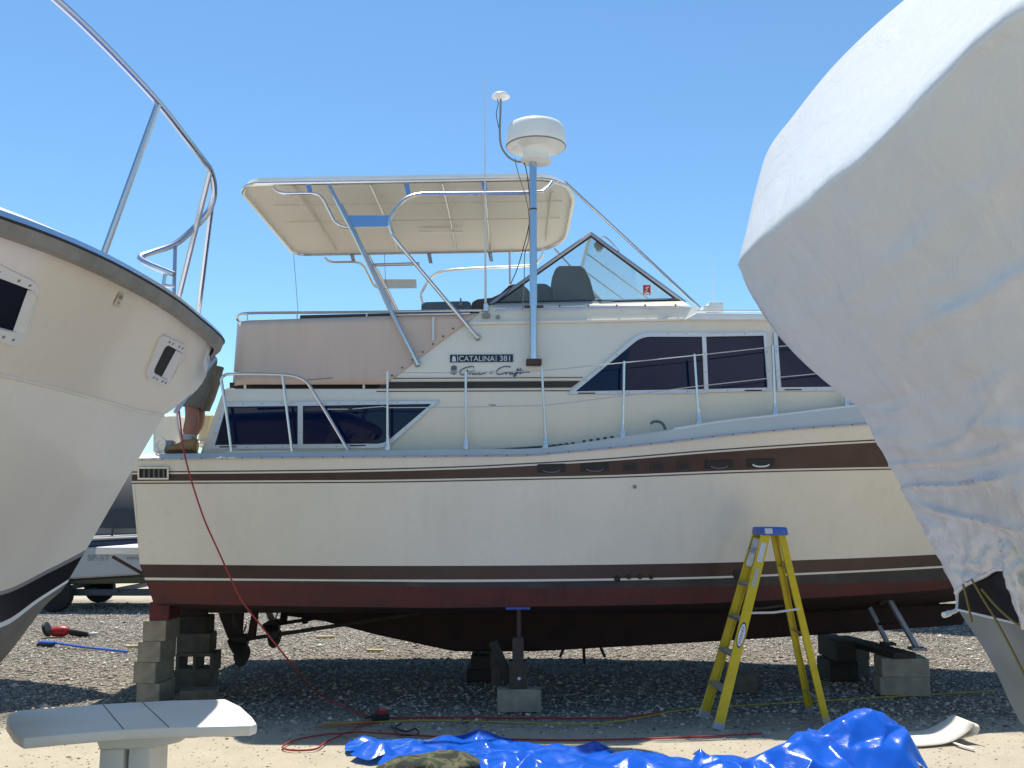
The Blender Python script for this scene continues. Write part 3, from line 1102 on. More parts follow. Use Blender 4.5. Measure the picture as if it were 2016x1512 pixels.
# aft deck rail above the enclosure
yt = YN - 0.0
rail = [N(940, 611), N(930, 611.3), N(700, 614.5), N(560, 615.5), N(490, 616.5)] + [Vector((N(472, 618).x, YN + 0.03, N(472, 618).z)), Vector((N(459, 622).x, YN + 0.14, N(459, 622).z)), Vector((N(457, 623).x, YN + 0.35, N(457, 623).z))]
rail = smooth_path(rail, 4)
full = rail + mirror(list(reversed(rail)))
ro = MB().tube(full, 0.014, 8).build('aft_deck_rail', M_STEEL, yacht)
for px in (487, 585, 722):
    MB().tube([N(px, 616), N(px, 630)], 0.008, 6).build('rail_post', M_STEEL, ro)
MB().tube([N(770, 620, -0.02), N(925, 617, -0.02)], 0.012, 8).build('lower_rail', M_STEEL, ro)
MB().lathe([(0.012, 0), (0.020, 0.02), (0.012, 0.05), (0.006, 0.09)], PY(907, 592, YN + 0.3) - Vector((0, 0, 0.06)), 8).build('small_fitting', M_GREYP, yacht)

# ------------------------------------------------------------------ hardtop
HTN, HTF = 10.33, 13.27
def HT(px, py):
    return PY(px, py, HTN)
zt_ = HT(700, 359).z
xl, xr_ = HT(466, 372).x, HT(1138, 400).x + 0.0
def outline(z, inset=0.0, n=10):
    pts = []
    x0, x1, y0, y1 = xl + inset, xr_ - inset, HTN + inset, HTF - inset
    for cx, cy, r, a0 in ((x1 - 0.45, y0 + 0.85, (0.45, 0.85), -90), (x1 - 0.45, y1 - 0.85, (0.45, 0.85), 0), (x0 + 0.22, y1 - 0.3, (0.22, 0.3), 90), (x0 + 0.22, y0 + 0.3, (0.22, 0.3), 180)):
        for k in range(n + 1):
            a = math.radians(a0 + 90 * k / n)
            pts.append(Vector((cx + r[0] * math.cos(a), cy + r[1] * math.sin(a), 0)))
    for p in pts:
        u = (p.x - xl) / (xr_ - xl)
        w = (p.y - YC) / (HTF - YC)
        p.z = z + 0.055 * u - 0.012 * (w * w) + (-0.03 * max(0, (0.12 - u) / 0.12) ** 2)
    return pts
def top_sheet(z, crown):
    o_ = outline(z, 0.03)
    c = Vector((0.5 * (xl + xr_), YC, 0))
    rows = [o_]
    for k, t in enumerate((0.8, 0.55, 0.3, 0.08)):
        row = []
        for p in o_:
            q = c.lerp(p, t)
            u = (q.x - xl) / (xr_ - xl)
            q.z = z + 0.055 * u + crown * (1 - t * t)
            row.append(q)
        rows.append(row)
    mb = MB().grid(rows, closed=True)
    o2 = len(mb.v) - len(o_)
    mb.f.append(tuple(range(o2, o2 + len(o_))))
    return mb
ht = top_sheet(zt_ + 0.02, 0.05).build('hardtop', M_CANV, yacht, smooth=40)
ht['label'] = 'cream hardtop panel with tubular frame'
top_sheet(zt_ + 0.06, 0.06).build('hardtop_skin', M_CANV, ht, smooth=40)
o_ = outline(zt_)
MB().tube(o_ + [o_[0]], 0.023, 8, cap=False).build('perimeter_tube', M_STEEL, ht)
MB().grid([[p + Vector((0, 0, 0.01)) for p in outline(zt_, 0.01)], [p + Vector((0, 0, 0.075)) for p in outline(zt_, 0.03)]], closed=True).build('edge_trim', M_WHITE, ht)
# cross bows
for fx in (0.155, 0.385, 0.60, 0.725, 0.93):
    x = xl + (xr_ - xl) * fx
    w = 1.38 if fx < 0.9 else 1.0
    pts = [Vector((x - 0.0, YC - w, zt_ - 0.005 + 0.055 * fx)), Vector((x, YC - w + 0.15, zt_ + 0.012 + 0.055 * fx)), Vector((x, YC, zt_ + 0.025 + 0.055 * fx)), Vector((x, YC + w - 0.15, zt_ + 0.012 + 0.055 * fx)), Vector((x, YC + w, zt_ - 0.005 + 0.055 * fx))]
    MB().tube(pts, 0.014, 6).build('cross_bow', M_CANOPY if fx < 0.2 or fx > 0.9 else M_STEEL, ht)
for yy in (YC - 0.62, YC + 0.05):
    MB().tube([Vector((xl + 0.1, yy, zt_ + 0.012)), Vector((xr_ - 0.12, yy, zt_ + 0.065))], 0.007, 6).build('canopy_seam', M_CANOPY, ht)
MB().box((xl + 2.05, YC + 0.55, zt_ + 0.035), (0.55, 0.07, 0.03)).build('strip_lamp', M_WHITE, ht)
# support frames, near and far
def frame_tubes(side):
    def T(pix, r=0.019, name='hardtop_leg', y0=HTN, y1=None, m=M_STEEL, sm=0):
        y1 = y0 if y1 is None else y1
        P = []
        for i, (x, y) in enumerate(pix):
            t = i / max(1, len(pix) - 1)
            P.append(PY(x, y, y0 + (y1 - y0) * min(1.0, t * 1.6)))
        if sm:
            P = smooth_path(P, sm)
        if side:
            P = mirror(P)
        return MB().tube(P, r, 8).build(name, m, yacht)
    yb = YN - 0.05
    T([(647, 364), (700, 466), (760, 593), (822, 716)], 0.024, y0=HTN, y1=yb)
    T([(672, 402), (700, 458), (766, 594), (775, 614)], 0.014, y0=HTN + 0.03, y1=HTN - 0.05)
    T([(1088, 358), (1075, 372), (1050, 379), (900, 381), (830, 382), (798, 392), (776, 415), (767, 436), (773, 460), (790, 486), (940, 664)], 0.020, y0=HTN, y1=yb, sm=4)
    T([(538, 370), (548, 378), (565, 381), (615, 381), (634, 390), (648, 415), (660, 437), (676, 446), (690, 447)], 0.016, y0=HTN, sm=4)
    T([(722, 522), (826, 519)], 0.018, name='frame_crossbar', y0=HTN - 0.08)
    for hx, y0_, y1_ in ((607, 368, 380), (800, 364, 384), (952, 360, 379)):
        q = [PY(hx - 5, y0_ - 4, HTN - 0.002), PY(hx + 5, y0_ - 4, HTN - 0.002), PY(hx + 9, y1_, HTN - 0.002), PY(hx + 0, y1_, HTN - 0.002)]
        if side:
            q = mirror(q)
        MB().prism(q, (0, 0.012, 0)).build('hanger_plate', M_BLUELAM, yacht)
    q = [PY(684, 424, HTN), PY(768, 424, HTN), PY(769, 446, HTN), PY(695, 447, HTN)]
    if side:
        q = mirror(q)
    MB().prism(q, (0, 0.006, 0)).build('gusset_plate', M_BLUELAM if not side else M_ALU, yacht)
    for x, y in ((822, 716), (940, 664)):
        p = PY(x, y, YN - 0.035)
        if side:
            p = mirror([p])[0]
        MB().lathe([(0.030, -0.035), (0.036, -0.01), (0.036, 0.0), (0.018, 0.02)], p, 12, M=Matrix.Rotation(math.pi / 2, 3, 'X')).build('leg_foot', M_STEEL, yacht)
    # forward stay
    T([(1112, 358), (1250, 486), (1378, 606)], 0.015, name='hardtop_stay', y0=HTN + 0.1, y1=YN + 0.15)
frame_tubes(0)
frame_tubes(1)
p0, p1 = PY(560, 500, HTF), PY(573, 612, YF)
MB().tube([PY(578, 498, HTF), PY(587, 615, 12.9)], 0.004, 5).build('tie_wire', M_GREYP, yacht)
MB().tube([PY(757, 500, HTF), PY(759, 560, 13.1)], 0.004, 5).build('tie_wire', M_GREYP, yacht)
MB().tube([PY(1003, 492, HTF), PY(1004, 560, 13.0)], 0.014, 6).build('hardtop_leg', M_STEEL, yacht)

# ------------------------------------------------------------------ windshield and seats
WN = 10.62
WF = 2 * YC - WN
def W_(px, py, far=False):
    p = PY(px, py, WN)
    if far:
        p.y = WF
    return p
ws = MB()
tri = [(966, 599), (1163, 460), (1338, 589)]
tubes = []
for far in (False, True):
    A, B, C = [W_(x, y, far) for x, y in tri]
    ws.tube([A, B], 0.022, 6)
    ws.tube([B, C + Vector((0.06, 0, -0.04))], 0.022, 6)
    ws.tube([C, A], 0.016, 6)
ws.tube([W_(1163, 460), W_(1163, 460, True)], 0.02, 6)
ws.tube([W_(1338, 589), W_(1338, 589, True)], 0.016, 6)
frm = ws.build('windshield_frame', mat('windshield_alu', (0.36, 0.39, 0.46), 0.35, 0.6), yacht)
gk = MB()
for (a, b) in ((0, 1), (1, 2)):
    c = Vector((0, 0, 0))
    P_, Q_ = W_(*tri[a]), W_(*tri[b])
    gk.tube([P_ + Vector((0, -0.004, -0.03)), Q_ + Vector((0, -0.004, -0.035))], 0.011, 6)
P_, Q_ = W_(975, 597), W_(1338, 590)
gk.tube([P_, Q_], 0.016, 6)
gk.build('black_gasket', M_BLACK, frm)
for far in (False, True):
    MB().add([W_(x, y, far) for x, y in tri], [(0, 1, 2)]).build('side_glass', M_CLEAR, frm, smooth=0)
A, B = W_(1163, 460), W_(1338, 589)
segs = [WN, WN + 0.8, YC + (YC - WN) - 0.8, WF]
for i in range(3):
    a, b, c, d = (Vector((A.x, segs[i] + 0.012, A.z)), Vector((A.x, segs[i + 1] - 0.012, A.z)), Vector((B.x, segs[i + 1] - 0.012, B.z)), Vector((B.x, segs[i] + 0.012, B.z)))
    MB().add([a, b, c, d], [(0, 1, 2, 3)]).build('front_glass', M_CLEAR, frm, smooth=0)
for y in segs[1:3]:
    MB().tube([Vector((A.x, y, A.z)), Vector((B.x, y, B.z))], 0.010, 6).build('mullion', M_ALU, frm)
# grab rail and small lamp on the frame
MB().tube(smooth_path([W_(1183, 476), W_(1186, 466), W_(1196, 470), W_(1215, 490), W_(1220, 502)], 3), 0.008, 6).build('grab_rail', M_STEEL, frm)
side_prism('windshield_mirror', [(1169, 479), (1175, 474), (1190, 484), (1184, 492), (1176, 491)], M_GREYP, y0=WN + 0.05, y1=WN + 0.15, bevel=0.01, parent=frm)
mb = MB()
s1_, s2_ = PY(1266, 561, WN - 0.01), PY(1281, 580, WN - 0.01)
dec = MB().add([Vector((s1_.x, WN - 0.008, s2_.z)), Vector((s2_.x, WN - 0.008, s2_.z)), Vector((s2_.x, WN - 0.008, s1_.z)), Vector((s1_.x, WN - 0.008, s1_.z))], [(0, 1, 2, 3)]).build('red_decal', M_DECALR, frm, smooth=0)
MB().tube([PY(1277, 565, WN - 0.012), PY(1271, 567, WN - 0.012), PY(1275, 570, WN - 0.012), PY(1270, 574, WN - 0.012), PY(1277, 577, WN - 0.012)], 0.006, 5).build('decal_mark', M_WHITE, dec)
MB().prism([PY(1268, 579, WN - 0.011), PY(1279, 579, WN - 0.011), PY(1279, 577, WN - 0.011), PY(1268, 577, WN - 0.011)], (0, 0.002, 0)).build('decal_mark', M_WHITE, dec)

def seat(pix, y0, y1, name='helm_seat'):
    return side_prism(name, pix, M_GREYF, y0=y0, y1=y1, bevel=0.035)
seat([(1088, 640), (1087, 545), (1094, 526), (1102, 522), (1143, 522), (1152, 528), (1162, 548), (1176, 600), (1178, 640)], 11.0, 11.5)
seat([(1040, 640), (1044, 565), (1060, 557), (1076, 557), (1086, 566), (1092, 580), (1092, 640)], 11.2, 11.7)
seat([(1000, 640), (1004, 575), (1018, 562), (1036, 563), (1044, 575), (1044, 640)], 11.1, 11.6, 'seat_cushion')
# helm console and wheel seen through the glass
side_prism('helm_console', [(1180, 640), (1190, 596), (1290, 590), (1330, 640)], M_HOUSE, y0=11.0, y1=12.6)
# flybridge/aft deck floor
MB().box(((N(440, 765).x + N(1345, 628).x) / 2 + 0.3, YC, 3.62), (3.4, 3.2, 0.03)).build('flybridge_floor', M_BULWARK, yacht)

# ------------------------------------------------------------------ mast, radar, aerials
YM = 9.98
def Mx(px, py, y=YM):
    return PY(px, py, y)
mz0, mz1 = Mx(1050.5, 708), Mx(1050.5, 316)
MB().tube([Vector((mz0.x, YM, mz0.z)), Vector((mz0.x, YM, (mz0.z + mz1.z) / 2)), Vector((mz0.x, YM, mz1.z))], 0.039, 14).build('radar_mast', mat('mast_aluminium', (0.50, 0.54, 0.60), 0.22, 1.0, bump=0.02, bscale=30), yacht)
MB().tube([Vector((mz0.x, YM, Mx(1050, 411).z)), Vector((mz0.x, YM, Mx(1050, 414).z))], 0.041, 14).build('mast_joint', M_LINED, yacht)
MB().box(Mx(1051, 713.5, YM - 0.01), (0.155, 0.16, 0.055)).build('mast_bracket', M_RUST, yacht, bevel=0.006)
MB().box(Mx(1051, 604, YM + 0.03), (0.20, 0.05, 0.025)).build('mast_clamp', M_LINED, yacht)
cx, cz = mz1.x, mz1.z
def rz(py):
    return Mx(1050, py).z
rad_c = Vector((cx + 0.025, YM, 0))
sc_ = 0.313
zb, ztp = rz(288), rz(250)
dome = MB().lathe([(sc_ * 0.97, zb - 0.015), (sc_, zb), (sc_ * 1.0, zb + 0.05), (sc_ * 0.965, ztp - 0.05), (sc_ * 0.93, ztp - 0.012), (sc_ * 0.86, ztp + 0.012), (sc_ * 0.5, ztp + 0.035), (sc_ * 0.05, ztp + 0.042)], rad_c, 40).build('radar_dome', M_WHITE, yacht, smooth=50)
MB().lathe([(0.13, cz + 0.01), (0.142, zb - 0.03), (0.20, zb - 0.02), (sc_ * 0.93, zb - 0.008), (sc_ * 0.985, zb - 0.012)], rad_c, 40).build('radar_base', M_WHITE, dome, smooth=40)
MB().lathe([(sc_ * 0.99, zb - 0.014), (sc_ * 1.006, zb - 0.010), (sc_ * 1.006, zb - 0.004), (sc_ * 0.99, zb)], rad_c, 40).build('radar_seam', M_GREYP, dome, smooth=40)
MB().lathe([(0.155, cz - 0.02), (0.165, cz - 0.012), (0.165, cz + 0.008), (0.12, cz + 0.02)], rad_c, 28).build('radar_plate', M_WHITE, yacht, smooth=40)
# satellite aerial on its bent pipe
gp = smooth_path([Mx(1035, 317), Mx(1018, 318), Mx(1000, 308), Mx(987, 288), Mx(984, 262), Mx(985, 230), Mx(986, 192)], 4)
MB().tube(gp, 0.011, 8).build('aerial_pipe', M_GREYP, yacht)
gc = Mx(986, 192)
MB().lathe([(0.03, -0.02), (0.06, -0.01), (0.095, 0.005), (0.093, 0.02), (0.07, 0.04), (0.02, 0.05)], gc, 24).build('satellite_aerial', M_WHITE, yacht, smooth=50)
MB().tube(smooth_path([Mx(978, 192), Mx(981, 205), Mx(977, 225), Mx(983, 255)], 4), 0.004, 5).build('aerial_cable', M_BLACK, yacht)
for pts in ([(1030, 318), (1035, 330), (1040, 360), (1043, 400), (1042, 440), (1030, 490), (1018, 530), (1005, 560)],
            [(1014, 312), (1016, 325), (1023, 350), (1034, 385), (1041, 420), (1041, 470), (1033, 500), (1032, 560), (1028, 610)]):
    MB().tube(smooth_path([Mx(x, y, YM + 0.02) for x, y in pts], 4), 0.005, 5).build('aerial_cable', M_BLACK if pts[0][0] == 1030 else M_GREYP, yacht)
# whip aerial
w0, w1 = PY(956, 603, YN + 0.02), PY(955, 150, YN + 0.02)
w1.x = w0.x - 0.02
wm = w0.lerp(w1, 0.55)
MB().tube([w0, w0.lerp(w1, 0.28), wm, w1], [0.013, 0.010, 0.007, 0.003], 8).build('whip_aerial', mat('whip_white', (0.62, 0.62, 0.60), 0.5), yacht)
MB().box(PY(957, 606, YN - 0.01), (0.05, 0.05, 0.09)).build('whip_mount', M_STEEL, yacht, bevel=0.008)
MB().box(PY(957, 622, YN - 0.01), (0.08, 0.03, 0.05)).build('junction_box', M_GREYP, yacht, bevel=0.006)
MB().lathe([(0.022, -0.01), (0.022, 0.01)], PY(980, 624, YN - 0.005), 10, M=Matrix.Rotation(math.pi / 2, 3, 'X')).build('deck_fitting', M_GREYP, yacht)
MB().tube(smooth_path([PY(958, 600, YN - 0.02), PY(975, 596, YN), PY(1000, 575, YN + 0.1), PY(1010, 560, YN + 0.2)], 4), 0.005, 5).build('aerial_cable', M_BLACK, yacht)
MB().tube([PY(1404, 600, 13.0), PY(1403, 500, 13.0)], [0.006, 0.003], 5).build('whip_aerial', M_WHITE, yacht)

# ------------------------------------------------------------------ name plate and script
plate = flat('name_plate', [(886, 698.5), (1010, 697.5), (1010, 712.5), (886, 713.5)], M_PLATE, 0.010, th=0.010)
flat('plate_rim', [(884.6, 697.4), (1011.4, 696.4), (1011.4, 713.6), (884.6, 714.6)], M_SILV, 0.0065, parent=plate, th=0.006)
text_part('CATALINA', 904, 711.3, YN - 0.011, 10.4, M_SILV, plate, wpx=70)
text_part('381', 984, 710.8, YN - 0.011, 10.4, M_SILV, plate, wpx=20)
flat('plate_divider', [(900.5, 700), (901.7, 700), (901.7, 712), (900.5, 712)], M_SILV, 0.012, parent=plate, th=0.002)
flat('plate_divider', [(976.2, 699.5), (977.2, 699.5), (977.2, 711.5), (976.2, 711.5)], M_SILV, 0.012, parent=plate, th=0.002)
flat('plate_crest', [(891, 702), (894, 700.5), (896.5, 702), (898, 711.5), (889.5, 711.8)], M_SILV, 0.012, parent=plate, th=0.002)
flat('crest_emblem', [(888, 722), (894, 719), (899.5, 722), (899, 729), (888, 729.5)], M_SCRIPT, 0.006)
flat('crest_emblem', [(887, 731.5), (899.5, 731), (899.5, 735), (893.5, 738), (887, 735.5)], M_SCRIPT, 0.006)
SC = 2016 / 210.0
strokes = [
    [(610, 408), (560, 400), (480, 412), (400, 440), (350, 480), (336, 520), (362, 552), (412, 556), (450, 540), (470, 490), (478, 462), (470, 545), (492, 510), (520, 498), (524, 545), (548, 505), (575, 500), (572, 545), (600, 545), (622, 505), (632, 545), (668, 545), (690, 505), (715, 520), (700, 548), (760, 540), (820, 520), (855, 512)],
    [(596, 470), (610, 474)],
    [(1300, 408), (1240, 398), (1160, 405), (1080, 440), (1032, 490), (1042, 535), (1092, 548), (1160, 532), (1205, 505), (1210, 545), (1240, 510), (1268, 505), (1300, 508), (1275, 540), (1320, 540), (1328, 508), (1350, 545), (1395, 515), (1420, 462), (1440, 440), (1412, 530), (1380, 580), (1350, 575), (1420, 530), (1470, 470), (1490, 430), (1472, 540), (1500, 515), (1560, 505), (1660, 505)],
    [(1440, 488), (1540, 476)],
]
scr = None
for stx in strokes:
    P = [PY(870 + x / SC, 680 + y / SC, YN - 0.006) for x, y in stx]
    if len(P) > 3:
        P = smooth_path(P, 3)
    scr = MB().tube(P, 0.0058, 5).build('script_lettering', M_SCRIPT, yacht)
star = []
for k in range(10):
    a = math.pi / 2 + k * math.pi / 5
    r = 36 if k % 2 == 0 else 16
    star.append((870 + (930 + r * math.cos(a)) / SC, 680 + (512 - r * math.sin(a)) / SC))
flat('script_star', star, M_SCRIPT, 0.006)

# ------------------------------------------------------------------ stern louvre, hull ports, through-hulls
def hull_box(name, pix, m, out, th, parent=None, bevel=0.0):
    P = [PH(x, y) + Vector((0, -out, 0)) for x, y in pix]
    return MB().prism(P, (0, th, 0)).build(name, m, parent or yacht, bevel=bevel, smooth=30)
def rect(x0, y0, x1, y1, sk=0.0):
    return [(x0, y1), (x1, y1 - sk), (x1, y0 - sk), (x0, y0)]
vent = hull_box('stern_vent', rect(274, 921, 333, 944), M_BLACK, 0.014, 0.03)
for x0, y0, x1, y1 in ((273, 920, 334, 923), (273, 941, 334, 944.5), (273, 923.2, 276, 940.8), (330.5, 923.2, 334, 940.8)):
    hull_box('vent_frame', rect(x0, y0, x1, y1), M_STEEL, 0.030, 0.018, vent)
for i in range(5):
    x = 284 + i * 9.6
    hull_box('louvre', rect(x, 924, x + 2.6, 940.5), mat('vent_grey', (0.14, 0.14, 0.13), 0.5), 0.024, 0.014, vent)
for i, (x0, y0, x1, y1, sk) in enumerate(((1058, 914, 1113, 931, 1.5), (1143, 912, 1198, 929, 1.5), (1228, 913, 1253, 928, 1), (1281, 911.5, 1306, 926.5, 1), (1334, 910.5, 1358, 925, 1), (1388, 907, 1443, 923, 1.5), (1471, 904, 1524, 920, 1.5))):
    big = x1 - x0 > 40
    fr = hull_box('hull_port', rect(x0, y0, x1, y1, sk), M_BLACK if big else M_BOOTD, 0.008, 0.02)
    e = 2.2 if big else 3.2
    hull_box('port_pane', rect(x0 + e, y0 + e, x1 - e, y1 - e, sk), M_BLACK, 0.011, 0.004, fr)
    if i in (5, 6, 1, 0):
        cxp, cyp = x0 + (x1 - x0) * 0.5, y1 - 4
        P = [PH(cxp + 16 * math.cos(a), cyp - sk * 0.5 - 4.5 * math.sin(a) - 1) + Vector((0, -0.014, 0)) for a in [math.pi * (1.0 + k / 8) for k in range(9)]]
        MB().tube(P, 0.008 if i == 6 else 0.004, 6).build('inner_ring', M_WHITE if i == 6 else M_GREYP, fr)
hull_box('hull_fitting', rect(1246, 955, 1253, 962), M_GREYP, 0.012, 0.02, bevel=0.004)
for x, y in ((1215, 1139), (1238, 1136), (1260, 1136), (1282, 1136)):
    p = PH(x, y)
    MB().lathe([(0.034 if x == 1215 else 0.024, -0.004), (0.022, 0.016), (0.013, 0.018)], p, 12, M=Matrix.Rotation(math.pi / 2, 3, 'X')).build('through_hull', M_BLACK, yacht)
p = PH(1452, 1131)
MB().lathe([(0.05, -0.004), (0.045, 0.02), (0.022, 0.024)], p, 16, M=Matrix.Rotation(math.pi / 2, 3, 'X')).build('exhaust_outlet', M_BRONZE, yacht)

# ------------------------------------------------------------------ deck rails and lifelines
YD = 9.83
def D_(px, py):
    p = PY(px, py, YD)
    h = hb(p.x, 2.6) - 0.13
    return PY(px, py, YC - h)
gate = MB()
g1 = smooth_path([D_(456, 890), D_(447, 820), D_(437, 757), D_(436, 746), D_(442, 739), D_(458, 736), D_(530, 736.5), D_(562, 738), D_(585, 742), D_(601, 750), D_(613, 765), D_(650, 826), D_(686, 887)], 3)
gt = MB().tube(g1, 0.016, 8).build('boarding_rail', M_STEEL, yacht)
MB().tube([D_(556, 738), D_(575, 889)], 0.014, 8).build('rail_post', M_STEEL, gt)
MB().prism([D_(443, 889), D_(575, 887.5), D_(575, 891.5), D_(443, 893)], (0, 0.1, 0)).build('gate_step', M_WHITE, gt)
stan = [((763, 731), (763, 884)), ((917, 731), (917, 882)), ((1067, 727), (1074, 880)), ((1229, 711), (1226, 858)), ((1367, 697), (1376, 833)), ((1521, 680), (1526, 816)), ((1667, 668), (1667, 801))]
for a, b in stan:
    A, B = D_(*a), D_(*b)
    st_ = MB().tube([A, B], 0.0135, 8).build('stanchion', M_STEEL, yacht)
    MB().lathe([(0.034, -0.012), (0.030, 0.03), (0.015, 0.11), (0.016, 0.13)], B, 8).build('stanchion_base', M_STEEL, st_)
tops = [D_(x, y + 3) for (x, y), _ in stan]
mids = [D_(*a).lerp(D_(*b), 0.47) for a, b in stan]
line_ = [D_(606, 748)] + tops
MB().tube([D_(606, 748), D_(655, 744)], 0.007, 6).build('lifeline_sling', M_GREYP, yacht)
MB().tube([D_(655, 744)] + tops, 0.0052, 5).build('lifeline', M_WIRE, yacht)
MB().tube([D_(645, 805.5), D_(690, 805.5), D_(755, 800)] + [mids[0] + Vector((0, 0, 0))] + mids[1:], 0.005, 5).build('lifeline', M_WIRE, yacht)
MB().lathe([(0.013, -0.02), (0.013, 0.02)], D_(690, 805.5), 8, M=Matrix.Rotation(math.pi / 2, 3, 'Y')).build('turnbuckle', M_BRONZE, yacht)
# hose stub and dark seam on the side deck
MB().tube(smooth_path([PY(1281, 834, 9.93), PY(1288, 830, 9.93), PY(1300, 831, 9.93), PY(1307, 838, 9.93), PY(1310, 846, 9.93)], 4), 0.014, 8).build('deck_hose_stub', mat('grey_hose', (0.12, 0.15, 0.15), 0.6), yacht)
for x0, x1, ya, yb in ((1078, 1128, 878, 872), (1150, 1205, 868, 860)):
    for i in range(5):
        x = x0 + (x1 - x0) * i / 4
        MB().box(PY(x, ya + (yb - ya) * i / 4 + 1, 9.95), (0.03, 0.03, 0.025)).build('deck_vent_stud', M_LINED, yacht)

# ================================================================== NEIGHBOUR BOATS
class BowHull:
    """hull described in its own frame: s metres aft of the bow tip, half-breadth h, height z; side +1 = starboard"""
    def __init__(s, tip, psi, side):
        s.tip = Vector(tip)
        a = math.radians(psi)
        s.d = Vector((math.sin(a), math.cos(a), 0))
        s.r = Vector((math.cos(a), -math.sin(a), 0)) * side
        s.rows = []

    def w(s, sa, h, z):
        p = s.tip - s.d * sa + s.r * h
        p.z = z
        return p

    def centre(s, px, py):
        r = Vector(ray(px, py))
        n_ = s.r
        t = (s.tip.x * n_.x + s.tip.y * n_.y) / (r.x * n_.x + r.y * n_.y)
        p = Vector((r.x * t, r.y * t, HC + r.z * t))
        return -((p - s.tip).dot(s.d)), p.z

    def hit(s, px, py, hfun):
        """point of the pixel's ray where the half-breadth equals hfun(s)"""
        r = Vector(ray(px, py))
        best = None
        for i in range(1, 4000):
            t = 1.5 + i * 0.002
            p = Vector((r.x * t, r.y * t, HC + r.z * t))
            q = p - s.tip
            sa, h = -q.dot(s.d), Vector((q.x, q.y, 0)).dot(s.r)
            e = abs(h - hfun(sa))
            if best is None or e < best[0]:
                best = (e, sa, p.z)
        return best[1], best[2]

    def row(s, stem, hpts, zpts, L=9.5, n=64):
        """stem=(s0,z0); hpts=[(ds,h)...] relative to s0; zpts=[(s,z)...] absolute"""
        s0, z0 = stem
        hx, hy = [s0] + [s0 + a for a, _ in hpts], [0.0] + [b for _, b in hpts]
        zx, zy = [s0] + [a for a, _ in zpts], [z0] + [b for _, b in zpts]
        out = []
        for i in range(n):
            t = (i / (n - 1)) ** 1.7
            sa = s0 + (L - s0) * t
            out.append((sa, max(0.0, interp(hx, hy, sa) if sa <= hx[-1] else hy[-1]), interp(zx, zy, sa) if sa <= zx[-1] else zy[-1]))
        return out

    def lerp(s, A, B, t, bulge=0.0):
        out = []
        for a, b in zip(A, B):
            k = math.sin(math.pi * t) * bulge
            out.append((a[0] * (1 - t) + b[0] * t, max(0.0, a[1] * (1 - t) + b[1] * t + k * min(1, max(a[1], b[1]))), a[2] * (1 - t) + b[2] * t))
        return out

    def band(s, name, A, B, m, parent, k=6, bulge=0.0, both=True, fn=None, smooth=50):
        mb = MB()
        for sg in ((1, -1) if both else (1,)):
            rows = []
            for j in range(k + 1):
                R_ = s.lerp(A, B, j / k, bulge)
                rows.append([s.w(a, h * sg, z) if fn is None else fn(a, h * sg, z, j / k) for a, h, z in R_])
            mb.grid(rows)
        return mb.build(name, m, parent, smooth=smooth)

# ------------------------------------------------------------------ left boat
LB = BowHull(PY(414, 690, 7.5), 33, 1)
ZT = LB.tip.z
left = thing('bow_rail_cruiser', 'off-white cruiser with flared bow, recessed hull ports and tall steel bow rail', 'boat', (LB.w(4.5, 0, 0).x, LB.w(4.5, 0, 0).y, 0))
L_SH = LB.row((0.0, ZT), [(0.22, 0.30), (0.53, 0.57), (0.89, 0.85), (1.3, 1.16), (1.71, 1.43), (2.23, 1.72), (2.59, 1.87), (2.87, 1.95), (4.2, 2.10), (9.5, 2.1)], [(2.9, ZT - 0.01), (9.5, ZT - 0.35)])
kh = [(0.35, 0.20), (0.8, 0.52), (1.3, 0.86), (1.8, 1.18), (2.3, 1.46), (2.9, 1.70), (4.0, 1.92), (9.0, 1.98)]
ks = LB.centre(322, 818)
hx_, hy_ = [ks[0]] + [ks[0] + a for a, _ in kh], [0] + [b for _, b in kh]
kf = lambda q: max(0.0, interp(hx_, hy_, q)) if q > ks[0] else 0.0
kz = [LB.hit(x, y, kf) for x, y in ((200, 788), (100, 762), (0, 738))]
L_KN = LB.row(ks, kh, kz + [(9.5, kz[-1][1] - 0.25)])
bh = [(0.4, 0.17), (0.9, 0.43), (1.5, 0.80), (2.2, 1.15), (3.2, 1.50), (4.5, 1.75), (8.3, 1.85)]
def mkrow(stem_px, line_px, hp, drop=0.15):
    st = LB.centre(*stem_px)
    hx, hy = [st[0]] + [st[0] + a for a, _ in hp], [0] + [b for _, b in hp]
    f = lambda q: max(0.0, interp(hx, hy, q)) if q > st[0] else 0.0
    zz = [LB.hit(x, y, f) for x, y in line_px]
    return LB.row(st, hp, zz + [(9.5, zz[-1][1] - drop)])
L_B1 = mkrow((170, 1082), ((100, 1118), (0, 1164)), bh)
L_B2 = mkrow((163, 1094), ((100, 1126), (0, 1172)), [(a, b * 0.99) for a, b in bh])
L_B3 = mkrow((136, 1140), ((80, 1175), (0, 1226)), [(a, b * 0.94) for a, b in bh])
L_B4 = mkrow((134, 1146), ((80, 1182), (0, 1236)), [(a, b * 0.93) for a, b in bh])
ke = LB.centre(0, 1305)
L_KL = [(max(LB.centre(120, 1165)[0], 0) + (9.5 - LB.centre(120, 1165)[0]) * (i / 63) ** 1.7, 0.02, 0) for i in range(64)]
kx = [LB.centre(120, 1165), LB.centre(93, 1188), LB.centre(53, 1240), ke, (ke[0] + 0.6, ke[1] - 0.28), (ke[0] + 1.5, ke[1] - 0.45), (9.5, 0.48)]
L_KL = [(a, 0.0, interp([k[0] for k in kx], [k[1] for k in kx], a)) for a, _, _ in L_KL]
def flare(a, h, z, t):
    return LB.w(a - 0.13 * math.sin(math.pi * t) * math.exp(-abs(h) / 0.22), h, z)
hu = LB.band('topside', L_SH, L_KN, M_LHULL, left, 10, bulge=-0.035, fn=flare)
LB.band('lower_topside', L_KN, L_B1, M_LHULL, left, 10, bulge=0.05)
